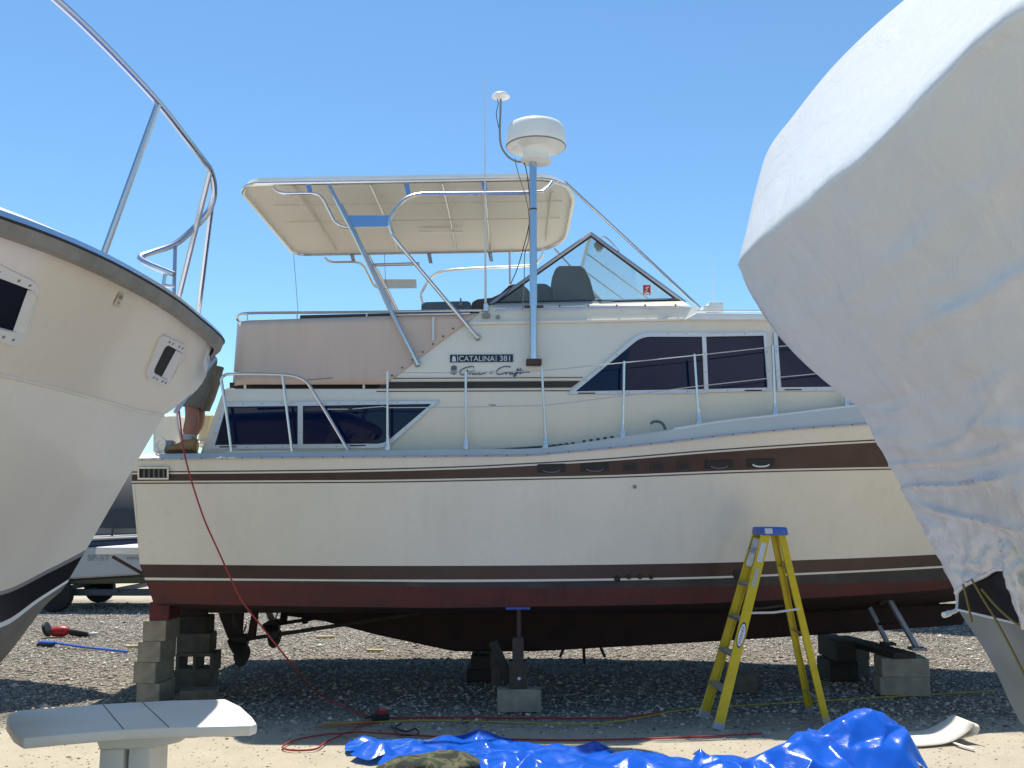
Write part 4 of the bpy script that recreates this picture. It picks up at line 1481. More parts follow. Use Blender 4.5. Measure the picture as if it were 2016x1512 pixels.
LB.band('grey_stripe', L_B1, L_B2, M_GREYP, left, 1)
LB.band('black_boot_stripe', L_B2, L_B3, M_BLKP, left, 2)
LB.band('white_waterline', L_B3, L_B4, M_WHITE, left, 1)
LB.band('bottom', L_B4, L_KL, M_LBOT, left, 8, bulge=0.06)
# knuckle moulding
for sg in (1, -1):
    MB().tube([LB.w(a, h * sg, z) for a, h, z in L_KN], 0.012, 6).build('knuckle_moulding', M_LHULL, left)
# sheer: rub rail, toe rail and deck
def off(A, dh, dz, ds=0.0):
    return [(a + ds, max(0.0, h + dh * min(1, (h + 0.02) / 0.25)), z + dz) for a, h, z in A]
r1, r2, r3, r4 = off(L_SH, 0.0, -0.05), off(L_SH, 0.035, -0.045, -0.035), off(L_SH, 0.05, 0.015, -0.05), off(L_SH, 0.042, 0.05, -0.04)
for nm, a, b, m in (('rub_rail', r1, r2, M_RUB), ('rub_rail', r2, r3, M_RUB), ('rub_rail_insert', r3, r4, M_RUBM)):
    LB.band(nm, a, b, m, left, 1, smooth=0)
for sg in (1, -1):
    MB().tube([LB.w(a, h * sg, z) for a, h, z in off(L_SH, 0.05, 0.015, -0.05)], 0.007, 5).build('rub_rail_strip', M_BLACK, left)
d1, d2 = off(L_SH, -0.03, 0.095, 0.04), off(L_SH, -0.16, 0.10, 0.12)
LB.band('toe_rail', r4, d1, M_LDECK, left, 1)
LB.band('toe_rail', d1, d2, M_LDECK, left, 1)
dk = [(a, 0.0, z + 0.06) for a, h, z in d2]
LB.band('foredeck', d2, dk, M_LDECK, left, 2)
# cabin trunk (hardly seen)
trunk = []
for sa, w_ in ((2.0, 0.25), (2.6, 0.9), (4.0, 1.3), (9.3, 1.4)):
    trunk.append([LB.w(sa, w_, ZT + 0.1), LB.w(sa + 0.25, w_ * 0.85, ZT + 0.33), LB.w(sa + 0.25, 0, ZT + 0.42), LB.w(sa + 0.25, -w_ * 0.85, ZT + 0.33), LB.w(sa, -w_, ZT + 0.1)])
MB().grid(trunk).build('cabin_trunk', M_LDECK, left)
# transom closing the stern
MB().add([LB.w(9.5, h, z) for h, z in ((2.1, ZT - 0.35), (1.85, 1.2), (0, 0.48), (-1.85, 1.2), (-2.1, ZT - 0.35))], [(0, 1, 2, 3, 4)]).build('transom', M_LHULL, left)

# bow rail: one big hoop with posts, plus a small pulpit
def on_rail(px, py, hfun):
    r = Vector(ray(px, py))
    best = None
    for i in range(1, 3500):
        t = 1.5 + i * 0.002
        p = Vector((r.x * t, r.y * t, HC + r.z * t))
        q = p - LB.tip
        sa, h = -q.dot(LB.d), Vector((q.x, q.y, 0)).dot(LB.r)
        e = abs(h - hfun(sa))
        if best is None or e < best[0]:
            best = (e, p.copy())
    return best[1]
shx, shy = [a for a, _, _ in L_SH], [h for _, h, _ in L_SH]
shf = lambda q: max(0.0, interp(shx, shy, q))
railf = lambda q: max(0.0, interp([-0.62, -0.45, -0.2, 0.2, 0.8, 1.4, 2.0, 2.6, 4.0, 9], [0.0, 0.25, 0.42, 0.62, 0.98, 1.35, 1.62, 1.82, 2.0, 2.05], q))
rp = [on_rail(x, y, railf) for x, y in ((100, -10), (160, 45), (240, 125), (312, 203), (365, 270), (400, 315), (414, 335))]
tipz = rp[-1].z
# round the bow and back down the far side
aft_pts = [rp[0] + (rp[0] - rp[1]) * 3.0, rp[0] + (rp[0] - rp[1]) * 1.3]
yt_ = rp[-1].y
wrapr = [PY(x, y, yt_ + dy) for x, y, dy in ((421, 362, 0.12), (420, 392, 0.22), (408, 420, 0.26), (378, 453, 0.22), (345, 480, 0.14), (300, 497, 0.04), (276, 507, -0.04), (292, 520, -0.12), (343, 541, -0.16))]
hoop_s = smooth_path(aft_pts + rp + wrapr, 5)
bow_rail = MB().tube(hoop_s, 0.020, 10).build('bow_rail', mat('tinted_stainless', (0.44, 0.46, 0.52), 0.22, 0.9), left)
M_POST = MATS['tinted_stainless']
def post(top_px, foot_s, foot_h):
    i = min(range(len(hoop_s)), key=lambda k: (Vector(proj(hoop_s[k])) - Vector(top_px)).length)
    return MB().tube([hoop_s[i], LB.w(foot_s, foot_h, ZT + 0.11)], 0.0185, 8).build('rail_post', M_POST, bow_rail)
def foot(px, py, inset=0.12):
    """place on the starboard toe rail that appears at pixel column px"""
    k = min(range(len(d2)), key=lambda q_: abs(proj(LB.w(*d2[q_]))[0] - px) + (0 if d2[q_][0] < 4.5 else 1e3))
    return d2[k][0], d2[k][1]
for tp, ft in (((312, 205), (192, 492)), ((412, 334), (342, 575)), ((408, 418), (386, 600))):
    fs, fh = foot(*ft)
    if tp[0] == 408:
        MB().tube([hoop_s[min(range(len(hoop_s)), key=lambda k: (Vector(proj(hoop_s[k])) - Vector((410, 400))).length)], LB.w(fs, fh, ZT + 0.10)], 0.0185, 8).build('rail_post', M_POST, bow_rail)
    else:
        post(tp, fs, fh)
MB().tube([aft_pts[1].lerp(rp[0], 0.4), LB.w(3.6, 1.72, ZT + 0.1)], 0.0185, 8).build('rail_post', M_POST, bow_rail)
pz = yt_ + 0.1
MB().tube([PY(345, 482, yt_ + 0.14), PY(342, 592, yt_ - 0.1)], 0.012, 8).build('pulpit_post', M_POST, bow_rail)
MB().tube([PY(326, 534, yt_ - 0.14), PY(319, 582, yt_ - 0.14)], 0.012, 8).build('pulpit_post', M_POST, bow_rail)
MB().tube([PY(322, 562, yt_ - 0.14), PY(343, 564, yt_ - 0.12)], 0.012, 8).build('pulpit_foot', M_POST, bow_rail)

# recessed hull ports
def surf(sa_t, v, out=0.0):
    """sa_t: index parameter 0..63 along rows, v 0 sheer..1 knuckle"""
    i = min(62, max(0, int(sa_t)))
    f = sa_t - i
    def pt(k):
        a, b = L_SH[k], L_KN[k]
        kk = math.sin(math.pi * v) * -0.035 * min(1, max(a[1], b[1]))
        h_ = max(0, a[1] * (1 - v) + b[1] * v + kk)
        return flare(a[0] * (1 - v) + b[0] * v, h_, a[2] * (1 - v) + b[2] * v, v)
    return pt(i).lerp(pt(i + 1), f)
def pick(px, py):
    best = None
    for i in range(0, 620, 2):
        for j in range(0, 41):
            p = proj(surf(i / 10, j / 40))
            e = (p[0] - px) ** 2 + (p[1] - py) ** 2
            if best is None or e < best[0]:
                best = (e, i / 10, j / 40)
    return best[1], best[2]
def hull_port(out_px, in_px, rv):
    Op = [pick(x, y) for x, y in out_px]
    Ip = [pick(x, y) for x, y in in_px]
    O, I = [surf(*q_) for q_ in Op], [surf(*q_) for q_ in Ip]
    nrm = (O[1] - O[0]).cross(O[3] - O[0]).normalized()
    if nrm.dot(-O[0] + Vector((0, 0, HC))) < 0:
        nrm = -nrm
    def bil(C, u, v):
        return ((C[0][0] * (1 - u) + C[1][0] * u) * (1 - v) + (C[3][0] * (1 - u) + C[2][0] * u) * v,
                (C[0][1] * (1 - u) + C[1][1] * u) * (1 - v) + (C[3][1] * (1 - u) + C[2][1] * u) * v)
    def loop(k_, r=0.16, n_=5):
        """rounded unit square scaled by k_ about its centre"""
        out = []
        for cx0, cy0, a0 in ((1 - r, r, -90), (1 - r, 1 - r, 0), (r, 1 - r, 90), (r, r, 180)):
            for t in range(n_ + 1):
                a = math.radians(a0 + 90 * t / n_)
                out.append((0.5 + k_ * (cx0 + r * math.cos(a) - 0.5), 0.5 + k_ * (cy0 + r * math.sin(a) - 0.5)))
        return out
    at = lambda C, uv, o_: surf(*bil(C, *uv)) + nrm * o_
    mb = MB()
    mb.grid([[at(Op, q_, -0.02) for q_ in loop(1.0)], [at(Op, q_, 0.016) for q_ in loop(1.0)], [at(Ip, q_, 0.020) for q_ in loop(1.0)], [at(Ip, q_, 0.006) for q_ in loop(0.96)]], closed=True)
    fr = mb.build('hull_port', M_LFRAME, left, smooth=30)
    grid_ = [[at(Ip, (0.5 + 0.97 * (u / 8 - 0.5), 0.5 + 0.97 * (v / 8 - 0.5)), 0.007) for u in range(9)] for v in range(9)]
    MB().grid(grid_).build('pane', mat('port_dark_glass', (0.008, 0.008, 0.012), 0.35, spec=0.15), fr)
    rg = [[at(Ip, (1 - rv * u / 4 - 0.015, 0.03 + 0.94 * v / 6), 0.0095) for u in range(5)] for v in range(7)]
    MB().grid(rg).build('reveal', M_LFRAME, fr)
    for a, b in ((0, 1), (3, 2)):
        for t in (0.22, 0.38, 0.66, 0.82):
            p = O[a].lerp(O[b], t).lerp(I[a].lerp(I[b], t), 0.5) + nrm * 0.020
            MB().lathe([(0.008, -0.004), (0.008, 0.004)], p, 6, M=nrm.to_track_quat('Z', 'Y').to_matrix()).build('frame_screw', M_GREYP, fr)
    return fr
hull_port([(314, 655), (364, 679), (328, 759), (282, 742)], [(322, 674), (359, 695), (330, 748), (297, 728)], 0.42)
hull_port([(-70, 488), (76, 560), (40, 682), (-95, 640)], [(-60, 525), (70, 574), (44, 658), (-75, 622)], 0.17)
# small decal below the rub rail
q = [surf(*pick(x, y)) for x, y in ((233, 572), (246, 578), (235, 604), (222, 598))]
nr = (q[1] - q[0]).cross(q[3] - q[0]).normalized()
if nr.dot(-q[0]) < 0:
    nr = -nr
dcl = MB().add([p + nr * 0.008 for p in q], [(0, 1, 2, 3)]).build('hull_decal', mat('yellowed_decal', (0.55, 0.53, 0.40), 0.5), left, smooth=0)
for a_, b_ in ((0.12, 0.42), (0.62, 0.78)):
    k = [q[0].lerp(q[3], a_).lerp(q[1].lerp(q[2], a_), u) for u in ((0.2, 0.8) if a_ < 0.5 else (0.38, 0.62))] + [q[0].lerp(q[3], b_).lerp(q[1].lerp(q[2], b_), u) for u in ((0.8, 0.2) if a_ < 0.5 else (0.62, 0.38))]
    MB().add([p + nr * 0.010 for p in k], [(0, 1, 2, 3)]).build('decal_mark', M_GREYP, dcl, smooth=0)
# anchor roller/chafe plate on the stem
st_ = [LB.w(*t) for t in ((LB.centre(424, 705)[0], 0.0, LB.centre(424, 705)[1]), (LB.centre(395, 742)[0], 0, LB.centre(395, 742)[1]), (LB.centre(345, 812)[0], 0, LB.centre(345, 812)[1]))]
MB().tube(st_, 0.018, 8).build('stem_band', M_STEEL, left)

# ------------------------------------------------------------------ right boat in shrink wrap
RB = BowHull(PY(1463, 535, 6.5), -35, -1)
RZ = RB.tip.z
right = thing('shrink_wrapped_boat', 'boat sealed in white shrink wrap with a torn lower hem over its bow', 'boat', (RB.w(4.5, 0, 0).x, RB.w(4.5, 0, 0).y, 0))
R_SH = RB.row((0.0, RZ), [(0.03, 0.10), (0.12, 0.20), (0.34, 0.35), (0.69, 0.57), (1.31, 0.94), (1.83, 1.25), (2.48, 1.69), (2.92, 1.95), (4.0, 2.15), (9.5, 2.15)], [(2.9, RZ), (9.5, RZ - 0.2)])
c1 = RB.centre(1690, 800)
R_M1 = RB.row(c1, [(0.35, 0.22), (0.8, 0.52), (1.3, 0.88), (2.0, 1.30), (3.0, 1.7), (5, 1.9), (8.5, 1.95)], [(c1[0] + 1, c1[1] - 0.02), (9.5, c1[1] - 0.1)])
c2 = RB.centre(1884, 1168)
R_HM = RB.row(c2, [(0.3, 0.18), (0.7, 0.42), (1.2, 0.72), (2.0, 1.12), (3.2, 1.5), (5, 1.7), (8.0, 1.75)], [(c2[0] + 0.12, c2[1] + 0.07), (c2[0] + 0.45, c2[1] + 0.16), (c2[0] + 0.75, c2[1] - 0.02), (c2[0] + 1.2, c2[1] - 0.2), (9.5, c2[1] - 0.1)])
c3 = RB.centre(1884, 1178)
R_ST = RB.row((c2[0] + 0.012, c2[1] + 0.01), [(0.3, 0.17), (0.7, 0.40), (1.2, 0.69), (2.0, 1.08), (3.2, 1.46), (5, 1.66), (8.0, 1.7)], [(c2[0] + 0.5, c2[1] + 0.22), (9.5, c2[1] + 0.1)])
c4 = RB.centre(1886, 1200)
R_BT = RB.row(c4, [(0.3, 0.15), (0.7, 0.35), (1.2, 0.6), (2.0, 0.98), (3.2, 1.36), (5, 1.6), (8.0, 1.65)], [(c4[0] + 1, c4[1] - 0.04), (9.5, c4[1] - 0.1)])
kx2 = [c4, RB.centre(1950, 1300), RB.centre(2016, 1430)]
e_ = kx2[-1]
kx2 += [(e_[0] + 0.5, e_[1] - 0.16), (e_[0] + 1.5, e_[1] - 0.28), (9.5, 0.42)]
R_KL = [(c4[0] + (9.5 - c4[0]) * (i / 63) ** 1.7, 0.0, 0) for i in range(64)]
R_KL = [(a, 0.0, interp([k[0] for k in kx2], [k[1] for k in kx2], a)) for a, _, _ in R_KL]
def wrinkle(a, h, z, t):
    # the film rounds off the stem: fuller below the tip, tucked in at the very top
    u_ = max(0.0, min(1.0, (RZ - z) / (RZ - c1[1])))
    a = a + math.exp(-abs(h) / 0.25) * (0.05 * math.exp(-(u_ / 0.10) ** 2) - 0.13 * math.sin(math.pi * min(1.0, u_)) ** 0.8 * (1 if z > c1[1] else 0))
    p = RB.w(a, h, z)
    sg = 1 if h >= 0 else -1
    nn = (RB.r * sg)
    q = Vector((a * 1.3, z * 2.6, sg * 3.0))
    low = max(0.0, min(1.0, (2.75 - z) / 0.7))
    d_ = 0.020 * noise.noise(q) + 0.012 * noise.noise(q * 2.7)
    for zc_, s_c, am in ((2.78, 1.5, 0.035), (2.30, 1.7, 0.03), (2.02, 1.5, 0.03), (3.05, 0.2, 0.012)):
        zl = zc_ + 0.05 * math.sin(a * 1.7 + zc_ * 3) + 0.03 * noise.noise(Vector((a * 2.5, zc_, 0)))
        d_ += am * math.exp(-((z - zl) / 0.035) ** 2) * max(0.0, min(1.0, (a - s_c) / 0.4))
    # drawn folds, running fore and aft like stretched film
    f = noise.noise(Vector((a * 0.9, z * 5.5 + 1.5 * noise.noise(Vector((a * 0.8, z, 2))), 7)))
    d_ += 0.045 * max(0.0, 1 - abs(f) * 6.0) * (0.12 + low) * (0.35 + 0.65 * math.exp(-abs(h) / 0.7))
    pk_ = noise.noise(Vector((a * 0.7, z * 0.9, 11)))
    d_ += 0.014 * max(0.0, pk_ + 0.15) * (1 - abs(noise.noise(Vector((a * 3.0 + z * 2.2, z * 7.5 - a * 1.5, 4)))) * 2.0)
    fade = min(1.0, (abs(h) + 0.02) / 0.15)
    d_ += 0.012 * low * noise.noise(Vector((a * 9, z * 9, 1))) * fade
    p += nn * d_ * (0.3 + 0.7 * fade)
    return p
def subdiv_row(A, n=260):
    xs = [a for a, _, _ in A]
    u = [(i / (n - 1)) ** 1.35 * (xs[-1] - xs[0]) + xs[0] for i in range(n)]
    return [(q, float(np.interp(q, xs, [h for _, h, _ in A])), float(np.interp(q, xs, [z for _, _, z in A]))) for q in u]
S1, S2, S3 = subdiv_row(R_SH), subdiv_row(R_M1), subdiv_row(R_HM)
def wr2(a, h, z, t):
    return wrinkle(a, h, z, t)
S25 = RB.lerp(S2, S3, 0.45, 0.0)
RB.band('wrap_skirt', S2, S25, M_WRAP, right, 34, fn=wr2, smooth=80)
def wr3(a, h, z, t):
    p = wrinkle(a, h, z, t)
    sg = 1 if h >= 0 else -1
    k_ = min(1.0, t * 1.2) ** 2.2 * min(1.0, (abs(h) + 0.03) / 0.1)
    c_ = abs(noise.noise(Vector((a * 8, z * 6, 3)))) + 0.6 * abs(noise.noise(Vector((a * 19, z * 15, 8)))) + 0.4 * abs(noise.noise(Vector((a * 40, z * 34, 5))))
    return p + RB.r * sg * (0.06 * (c_ - 0.3)) * k_
RB.band('crinkled_hem_film', S25, S3, M_CRINK, right, 40, fn=wr3, smooth=80)
# tented top: from the sheer up to a ridge
rid = [RB.centre(x, y) for x, y in ((1478, 470), (1484, 410), (1490, 370), (1510, 300), (1560, 230), (1650, 120), (1780, 0))]
ridx, ridz = [-0.0] + [k[0] for k in rid] + [2.5, 9.5], [RZ + 0.02] + [k[1] for k in rid] + [5.15, 5.4]
mb = MB()
for sg in (1, -1):
    rows = []
    K = 22
    for j in range(K + 1):
        t = j / K
        row = []
        for (a, h, z) in S1:
            zr = interp(ridx, ridz, a)
            hh_ = h * (1 - t ** 1.12) if t < 1 else 0.0
            zz = z + (zr - z) * t
            p = RB.w(a + 0.05 * math.exp(-abs(h) / 0.25) * (1 - t), hh_ * sg, zz)
            w_ = math.sin(math.pi * min(1, t * 1.0))
            fold = noise.noise(Vector((a * 4.5 - t * 1.3, t * 1.6, sg)))
            p += (RB.r * sg * 0.5 + Vector((0, 0, 0.6))) * (0.004 * fold + 0.014 * noise.noise(Vector((a * 0.8, t * 1.4, 5 + sg)))) * w_
            row.append(p)
        rows.append(row)
    rows.reverse()
    for j in range(1, 47):
        rows.append([wrinkle(a, h * sg, z, j / 46) for a, h, z in RB.lerp(S1, S2, j / 46, -0.02)])
    mb.grid(rows)
tp = mb.build('wrap_cover', M_WRAP, right, smooth=120)
tp['label'] = 'taut white film, sunlit on top and shaded on the side'
# bunched hem with tails
hem = [RB.w(a, h, z) + RB.r * 0.01 for a, h, z in S3[:150]]
hem = [p + Vector((0.01 * noise.noise(p * 9), 0.01 * noise.noise(p * 9 + Vector((4, 0, 0))), 0.014 * noise.noise(p * 7))) for p in hem]
MB().tube(hem, 0.012, 6).build('hem', M_WRAP, right)
tl_ = smooth_path([PY(1884, 1165, 5.5), PY(1886, 1185, 5.47), PY(1884, 1200, 5.45), PY(1872, 1206, 5.43), PY(1858, 1211, 5.40)], 4)
MB().tube(tl_, [0.011] * (len(tl_) - 4) + [0.016] * 4, 7).build('hem_tail', M_WRAP, right)
# crumpled bundle hanging at the frame edge
def bundle(name, pix, Y, rr, seed):
    pts = smooth_path([PY(x, y, Y) for x, y in pix], 10)
    rows = []
    nn = 26
    for i, p in enumerate(pts):
        t = i / (len(pts) - 1)
        row = []
        for k in range(nn):
            a = 2 * math.pi * k / nn
            f = 1 + 0.5 * noise.noise(Vector((math.cos(a) * 2.2, math.sin(a) * 2.2, t * 9 + seed))) + 0.3 * noise.noise(Vector((math.cos(a) * 6, math.sin(a) * 6, t * 20 + seed)))
            r_ = rr * f * (0.35 + 0.9 * math.sin(math.pi * min(1, 0.12 + t * 0.8)))
            row.append(p + Vector((math.cos(a) * r_, math.sin(a) * r_, 0.2 * r_ * noise.noise(Vector((a * 3, t * 15, seed))))))
        rows.append(row)
    return MB().grid(rows, closed=True).build(name, M_CRINK, right, smooth=80)
def rb_hit(px, py, A, out=0.0):
    hx, hy = [a for a, _, _ in A], [h for _, h, _ in A]
    f = lambda q: float(np.interp(q, hx, hy)) + out
    return RB.hit(px, py, f)
ya = RB.w(*( (lambda s_: (s_[0], float(np.interp(s_[0], [a for a, _, _ in S3], [h for _, h, _ in S3])), s_[1]))(rb_hit(2000, 1060, S3)))).y
bundle('wrap_bundle', [(1990, 965), (2002, 1010), (2008, 1060), (2006, 1110), (2014, 1170), (2026, 1240)], ya - 0.06, 0.055, 3)
# hull showing below the hem
RB.band('upper_hull', R_ST, R_BT, M_NAVY, right, 4)
RB.band('lower_hull', R_BT, R_KL, M_TBOT, right, 8, bulge=0.05)
MB().tube([RB.w(a, h, z) + RB.r * 0.006 for a, h, z in R_BT], 0.006, 6).build('boot_line', M_WHITE, right)
for pp in ([(1915, 1140), (1935, 1175), (1960, 1215), (1990, 1270), (2020, 1330)], [(1935, 1160), (1965, 1195), (2000, 1225), (2030, 1240)], [(1898, 1150), (1908, 1190), (1916, 1225)]):
    P = []
    for x, y in pp:
        sa, z = rb_hit(x, y, R_BT, 0.05)
        P.append(RB.w(sa, float(np.interp(sa, [a for a, _, _ in R_BT], [h for _, h, _ in R_BT])) + 0.06, z))
    MB().tube(smooth_path(P, 4), 0.006, 6).build('yellow_strap', mat('dull_strap', (0.22, 0.17, 0.04), 0.7), right)
MB().add([RB.w(9.5, h, z) for h, z in ((2.15, RZ - 0.2), (1.7, 1.2), (0, 0.42), (-1.7, 1.2), (-2.15, RZ - 0.2), (0, 5.4))], [(0, 1, 2, 3, 4, 5)]).build('transom', M_WRAP, right)

# keel blocks / stands that carry the two neighbour boats (standing outside the picture)
def box_obj(name, c, size, m, label, cat, group=None, rot=0.0, bevel=0.006):
    R_ = Matrix.Rotation(rot, 3, 'Z')
    o = MB().box(c, size, R_).build(name, m, None, bevel=bevel, org=(c[0], c[1], c[2] - size[2] / 2))
    return tag(o, label, cat, group)

# ------------------------------------------------------------------ a third boat, bow just behind the left boat
HB = BowHull((-4.45, 11.75, 3.05), 82, 1)
hid = thing('sailing_dinghy', 'pale grey hull hidden behind the bow of the flared cruiser', 'boat', (HB.w(3.2, 0, 0).x, HB.w(3.2, 0, 0).y, 0))
hid.name = 'grey_hulled_boat'
ORG[hid.name] = ORG['sailing_dinghy']
H1 = HB.row((0, 3.05), [(0.4, 0.42), (1.0, 0.9), (1.8, 1.35), (3, 1.7), (7, 1.75)], [(6, 2.95)], L=6.5)
H2 = HB.row((1.05, 1.7), [(0.4, 0.28), (1.0, 0.65), (2, 1.15), (3, 1.45), (6, 1.5)], [(6, 1.6)], L=6.5)
H3 = [(a + 0.25, 0.0, max(0.62, 1.25 - 0.5 * max(0, a - 1.1))) for a, _, _ in H2]
HB.band('hull', H1, H2, M_BGW, hid, 6)
HB.band('bottom', H2, H3, M_BGB, hid, 4, bulge=0.05)
HB.band('deck', H1, [(a, 0.0, z + 0.05) for a, h, z in H1], M_BGW, hid, 2)
MB().add([HB.w(6.5, h, z) for h, z in ((1.75, 2.95), (1.5, 1.6), (0, 0.62), (-1.5, 1.6), (-1.75, 2.95))], [(0, 1, 2, 3, 4)]).build('transom', M_BGW, hid)

# ================================================================== BLOCKS AND STANDS
def block_mesh(size=(0.39, 0.19, 0.19), holes=True, seed=0):
    """hollow concrete block, cores running along local Y (seen from the front), base at z=0"""
    w, d, h = size
    mb = MB()
    if not holes:
        return mb.box((0, 0, h / 2), (w, d, h))
    t = 0.035
    xs = [-w / 2, -w / 2 + t, -t / 2, t / 2, w / 2 - t, w / 2]
    zs = [0, t, h - t, h]
    solid = lambda i, j: not (j == 1 and i in (1, 3))
    for i in range(5):
        for j in range(3):
            if solid(i, j):
                x0, x1, z0, z1 = xs[i], xs[i + 1], zs[j], zs[j + 1]
                for y, fl in ((-d / 2, 0), (d / 2, 1)):
                    q = [(x0, y, z0), (x1, y, z0), (x1, y, z1), (x0, y, z1)]
                    mb.add(q, [(0, 1, 2, 3) if not fl else (3, 2, 1, 0)])
    for i in (1, 3):
        x0, x1, z0, z1 = xs[i], xs[i + 1], zs[1], zs[2]
        mb.add([(x0, -d / 2, z0), (x1, -d / 2, z0), (x1, -d / 2, z1), (x0, -d / 2, z1), (x0, d / 2, z0), (x1, d / 2, z0), (x1, d / 2, z1), (x0, d / 2, z1)],
               [(0, 1, 5, 4), (1, 2, 6, 5), (2, 3, 7, 6), (3, 0, 4, 7)])
    mb.add([(-w / 2, -d / 2, 0), (w / 2, -d / 2, 0), (w / 2, d / 2, 0), (-w / 2, d / 2, 0), (-w / 2, -d / 2, h), (w / 2, -d / 2, h), (w / 2, d / 2, h), (-w / 2, d / 2, h)],
           [(3, 2, 1, 0), (4, 5, 6, 7), (1, 2, 6, 5), (3, 0, 4, 7)])
    return mb

M_CONC_LIT = mat('lit_concrete_block', (0.36, 0.31, 0.23), 0.9, col2=(0.25, 0.22, 0.17), nscale=9, bump=0.5, bscale=90)  # lighter copy of the concrete, bounce light from the sand put into its colour
def concrete(name, x, y, z, size, rot, label, group=None, holes=False, m=None):
    mb = block_mesh(size, holes)
    o = mb.build(name, m or M_CONC, None, bevel=0.0 if holes else 0.007, smooth=25)
    o.location = (x, y, z)
    o.rotation_euler = (0, 0, rot)
    return tag(o, label, 'block', group)

# pile under the stern chine: end faces towards the viewer
ord_ = ['bottom concrete block of the pile under the yacht stern corner', 'second concrete block up in the pile under the stern corner',
        'third concrete block up in the pile under the stern corner', 'stained top concrete block of the pile under the stern corner']
for i in range(4):
    concrete('concrete_block', -3.63 + (0.015, -0.012, 0.01, 0.045)[i], 10.42, 0.205 * i, (0.235, 0.40, 0.203), math.radians((2, -3, 1, 4)[i] - 5), ord_[i], m=M_CONC_LIT)
tag(MB().box((-3.55, 10.40, 0.82 + 0.088), (0.20, 0.34, 0.176)).build('wood_block', M_REDW, None, bevel=0.006, org=(-3.55, 10.40, 0.82)), 'dark red wood block on top of the stern concrete pile', 'wood block')
# second pile behind, one hollow block facing out
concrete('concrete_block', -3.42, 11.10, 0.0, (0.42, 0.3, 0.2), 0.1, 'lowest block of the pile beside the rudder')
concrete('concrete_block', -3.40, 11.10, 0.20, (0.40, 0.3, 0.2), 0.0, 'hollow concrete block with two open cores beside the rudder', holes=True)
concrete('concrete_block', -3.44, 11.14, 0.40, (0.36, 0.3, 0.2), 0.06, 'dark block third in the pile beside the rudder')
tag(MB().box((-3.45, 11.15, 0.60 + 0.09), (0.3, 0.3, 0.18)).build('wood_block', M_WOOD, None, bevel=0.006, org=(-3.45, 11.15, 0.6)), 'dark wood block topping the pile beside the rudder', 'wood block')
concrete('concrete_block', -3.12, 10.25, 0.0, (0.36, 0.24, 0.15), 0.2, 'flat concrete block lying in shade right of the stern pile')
# block and post under the midship
cb = PZ(1022, 1403)
concrete('concrete_block', cb.x, 9.93, 0.0, (0.42, 0.21, 0.21), math.radians(1.5), 'concrete block coloured as lit, under the wooden screw jack amidships', m=M_CONC_LIT)
jack = thing('screw_jack', 'dark screw jack post with blue pad amidships under the hull', 'jack stand', (cb.x, 9.95, 0.21))
MB().box((cb.x - 0.01, 9.95, 0.21 + 0.24), (0.11, 0.13, 0.48)).build('post', M_RUST, jack, bevel=0.006)
MB().box((cb.x - 0.01, 9.95, 0.21 + 0.13), (0.17, 0.16, 0.26)).build('base_casing', M_RUST, jack, bevel=0.01)
MB().lathe([(0.016, -0.006), (0.016, 0.004)], Vector((cb.x - 0.0, 9.866, 0.31)), 8, M=Matrix.Rotation(math.pi / 2, 3, 'X')).build('bolt', M_STEEL, jack)
MB().tube([(cb.x, 9.95, 0.66), (cb.x, 9.97, 0.96)], 0.022, 8).build('screw', M_RUST, jack)
MB().box((cb.x - 0.01, 9.98, 0.97), (0.24, 0.2, 0.03)).build('pad', M_LBLUE, jack, bevel=0.006)
MB().box((cb.x - 0.17, 10.0, 0.45), (0.09, 0.06, 0.42), Matrix.Rotation(math.radians(-24), 3, 'Y')).build('brace', M_WOOD, jack, bevel=0.005)
MB().box((cb.x - 0.22, 10.12, 0.37), (0.10, 0.1, 0.32)).build('side_post', M_RUST, jack, bevel=0.005)
# keel timbers
for x, lab in ((-0.35, 'timber keel block stack aft of the screw jack'), (3.75, 'timber keel block stack near the slanted steel stand')):
    zk = {-0.35: 0.30, 3.75: 0.46}[x]
    st = thing('keel_blocking', lab, 'timber', (x, YC, 0))
    nlay = 2
    for k in range(nlay):
        h_ = zk / nlay
        MB().box((x, YC, h_ * (k + 0.5)), (0.22 if k % 2 else 0.32, 0.7 if k % 2 else 0.5, h_ * 0.98)).build('timber', M_WOOD, st, bevel=0.006)

def jack_stand(x, y, ztop, label, sc=1.0):
    st = thing('tripod_stand', label, 'boat stand', (x, y, 0))
    apex = Vector((x, y, ztop * 0.72))
    MB().tube([(x, y, ztop * 0.55), (x, y, ztop - 0.03)], 0.025, 8).build('screw', M_GALV, st)
    MB().tube([(x, y, ztop * 0.25), (x, y, ztop * 0.74)], 0.035, 8).build('collar_tube', M_RUST, st)
    for k in range(3):
        a = k * 2.094 + 0.5
        MB().tube([apex, (x + 0.34 * sc * math.cos(a), y + 0.34 * sc * math.sin(a), 0.015)], 0.02, 6).build('leg', M_RUST, st)
    MB().box((x, y, ztop - 0.015), (0.26, 0.26, 0.03)).build('pad', M_WOOD, st, bevel=0.005)
    return st
jack_stand(0.92, 13.25, 0.98, 'tripod boat stand on the far side of the keel amidships')

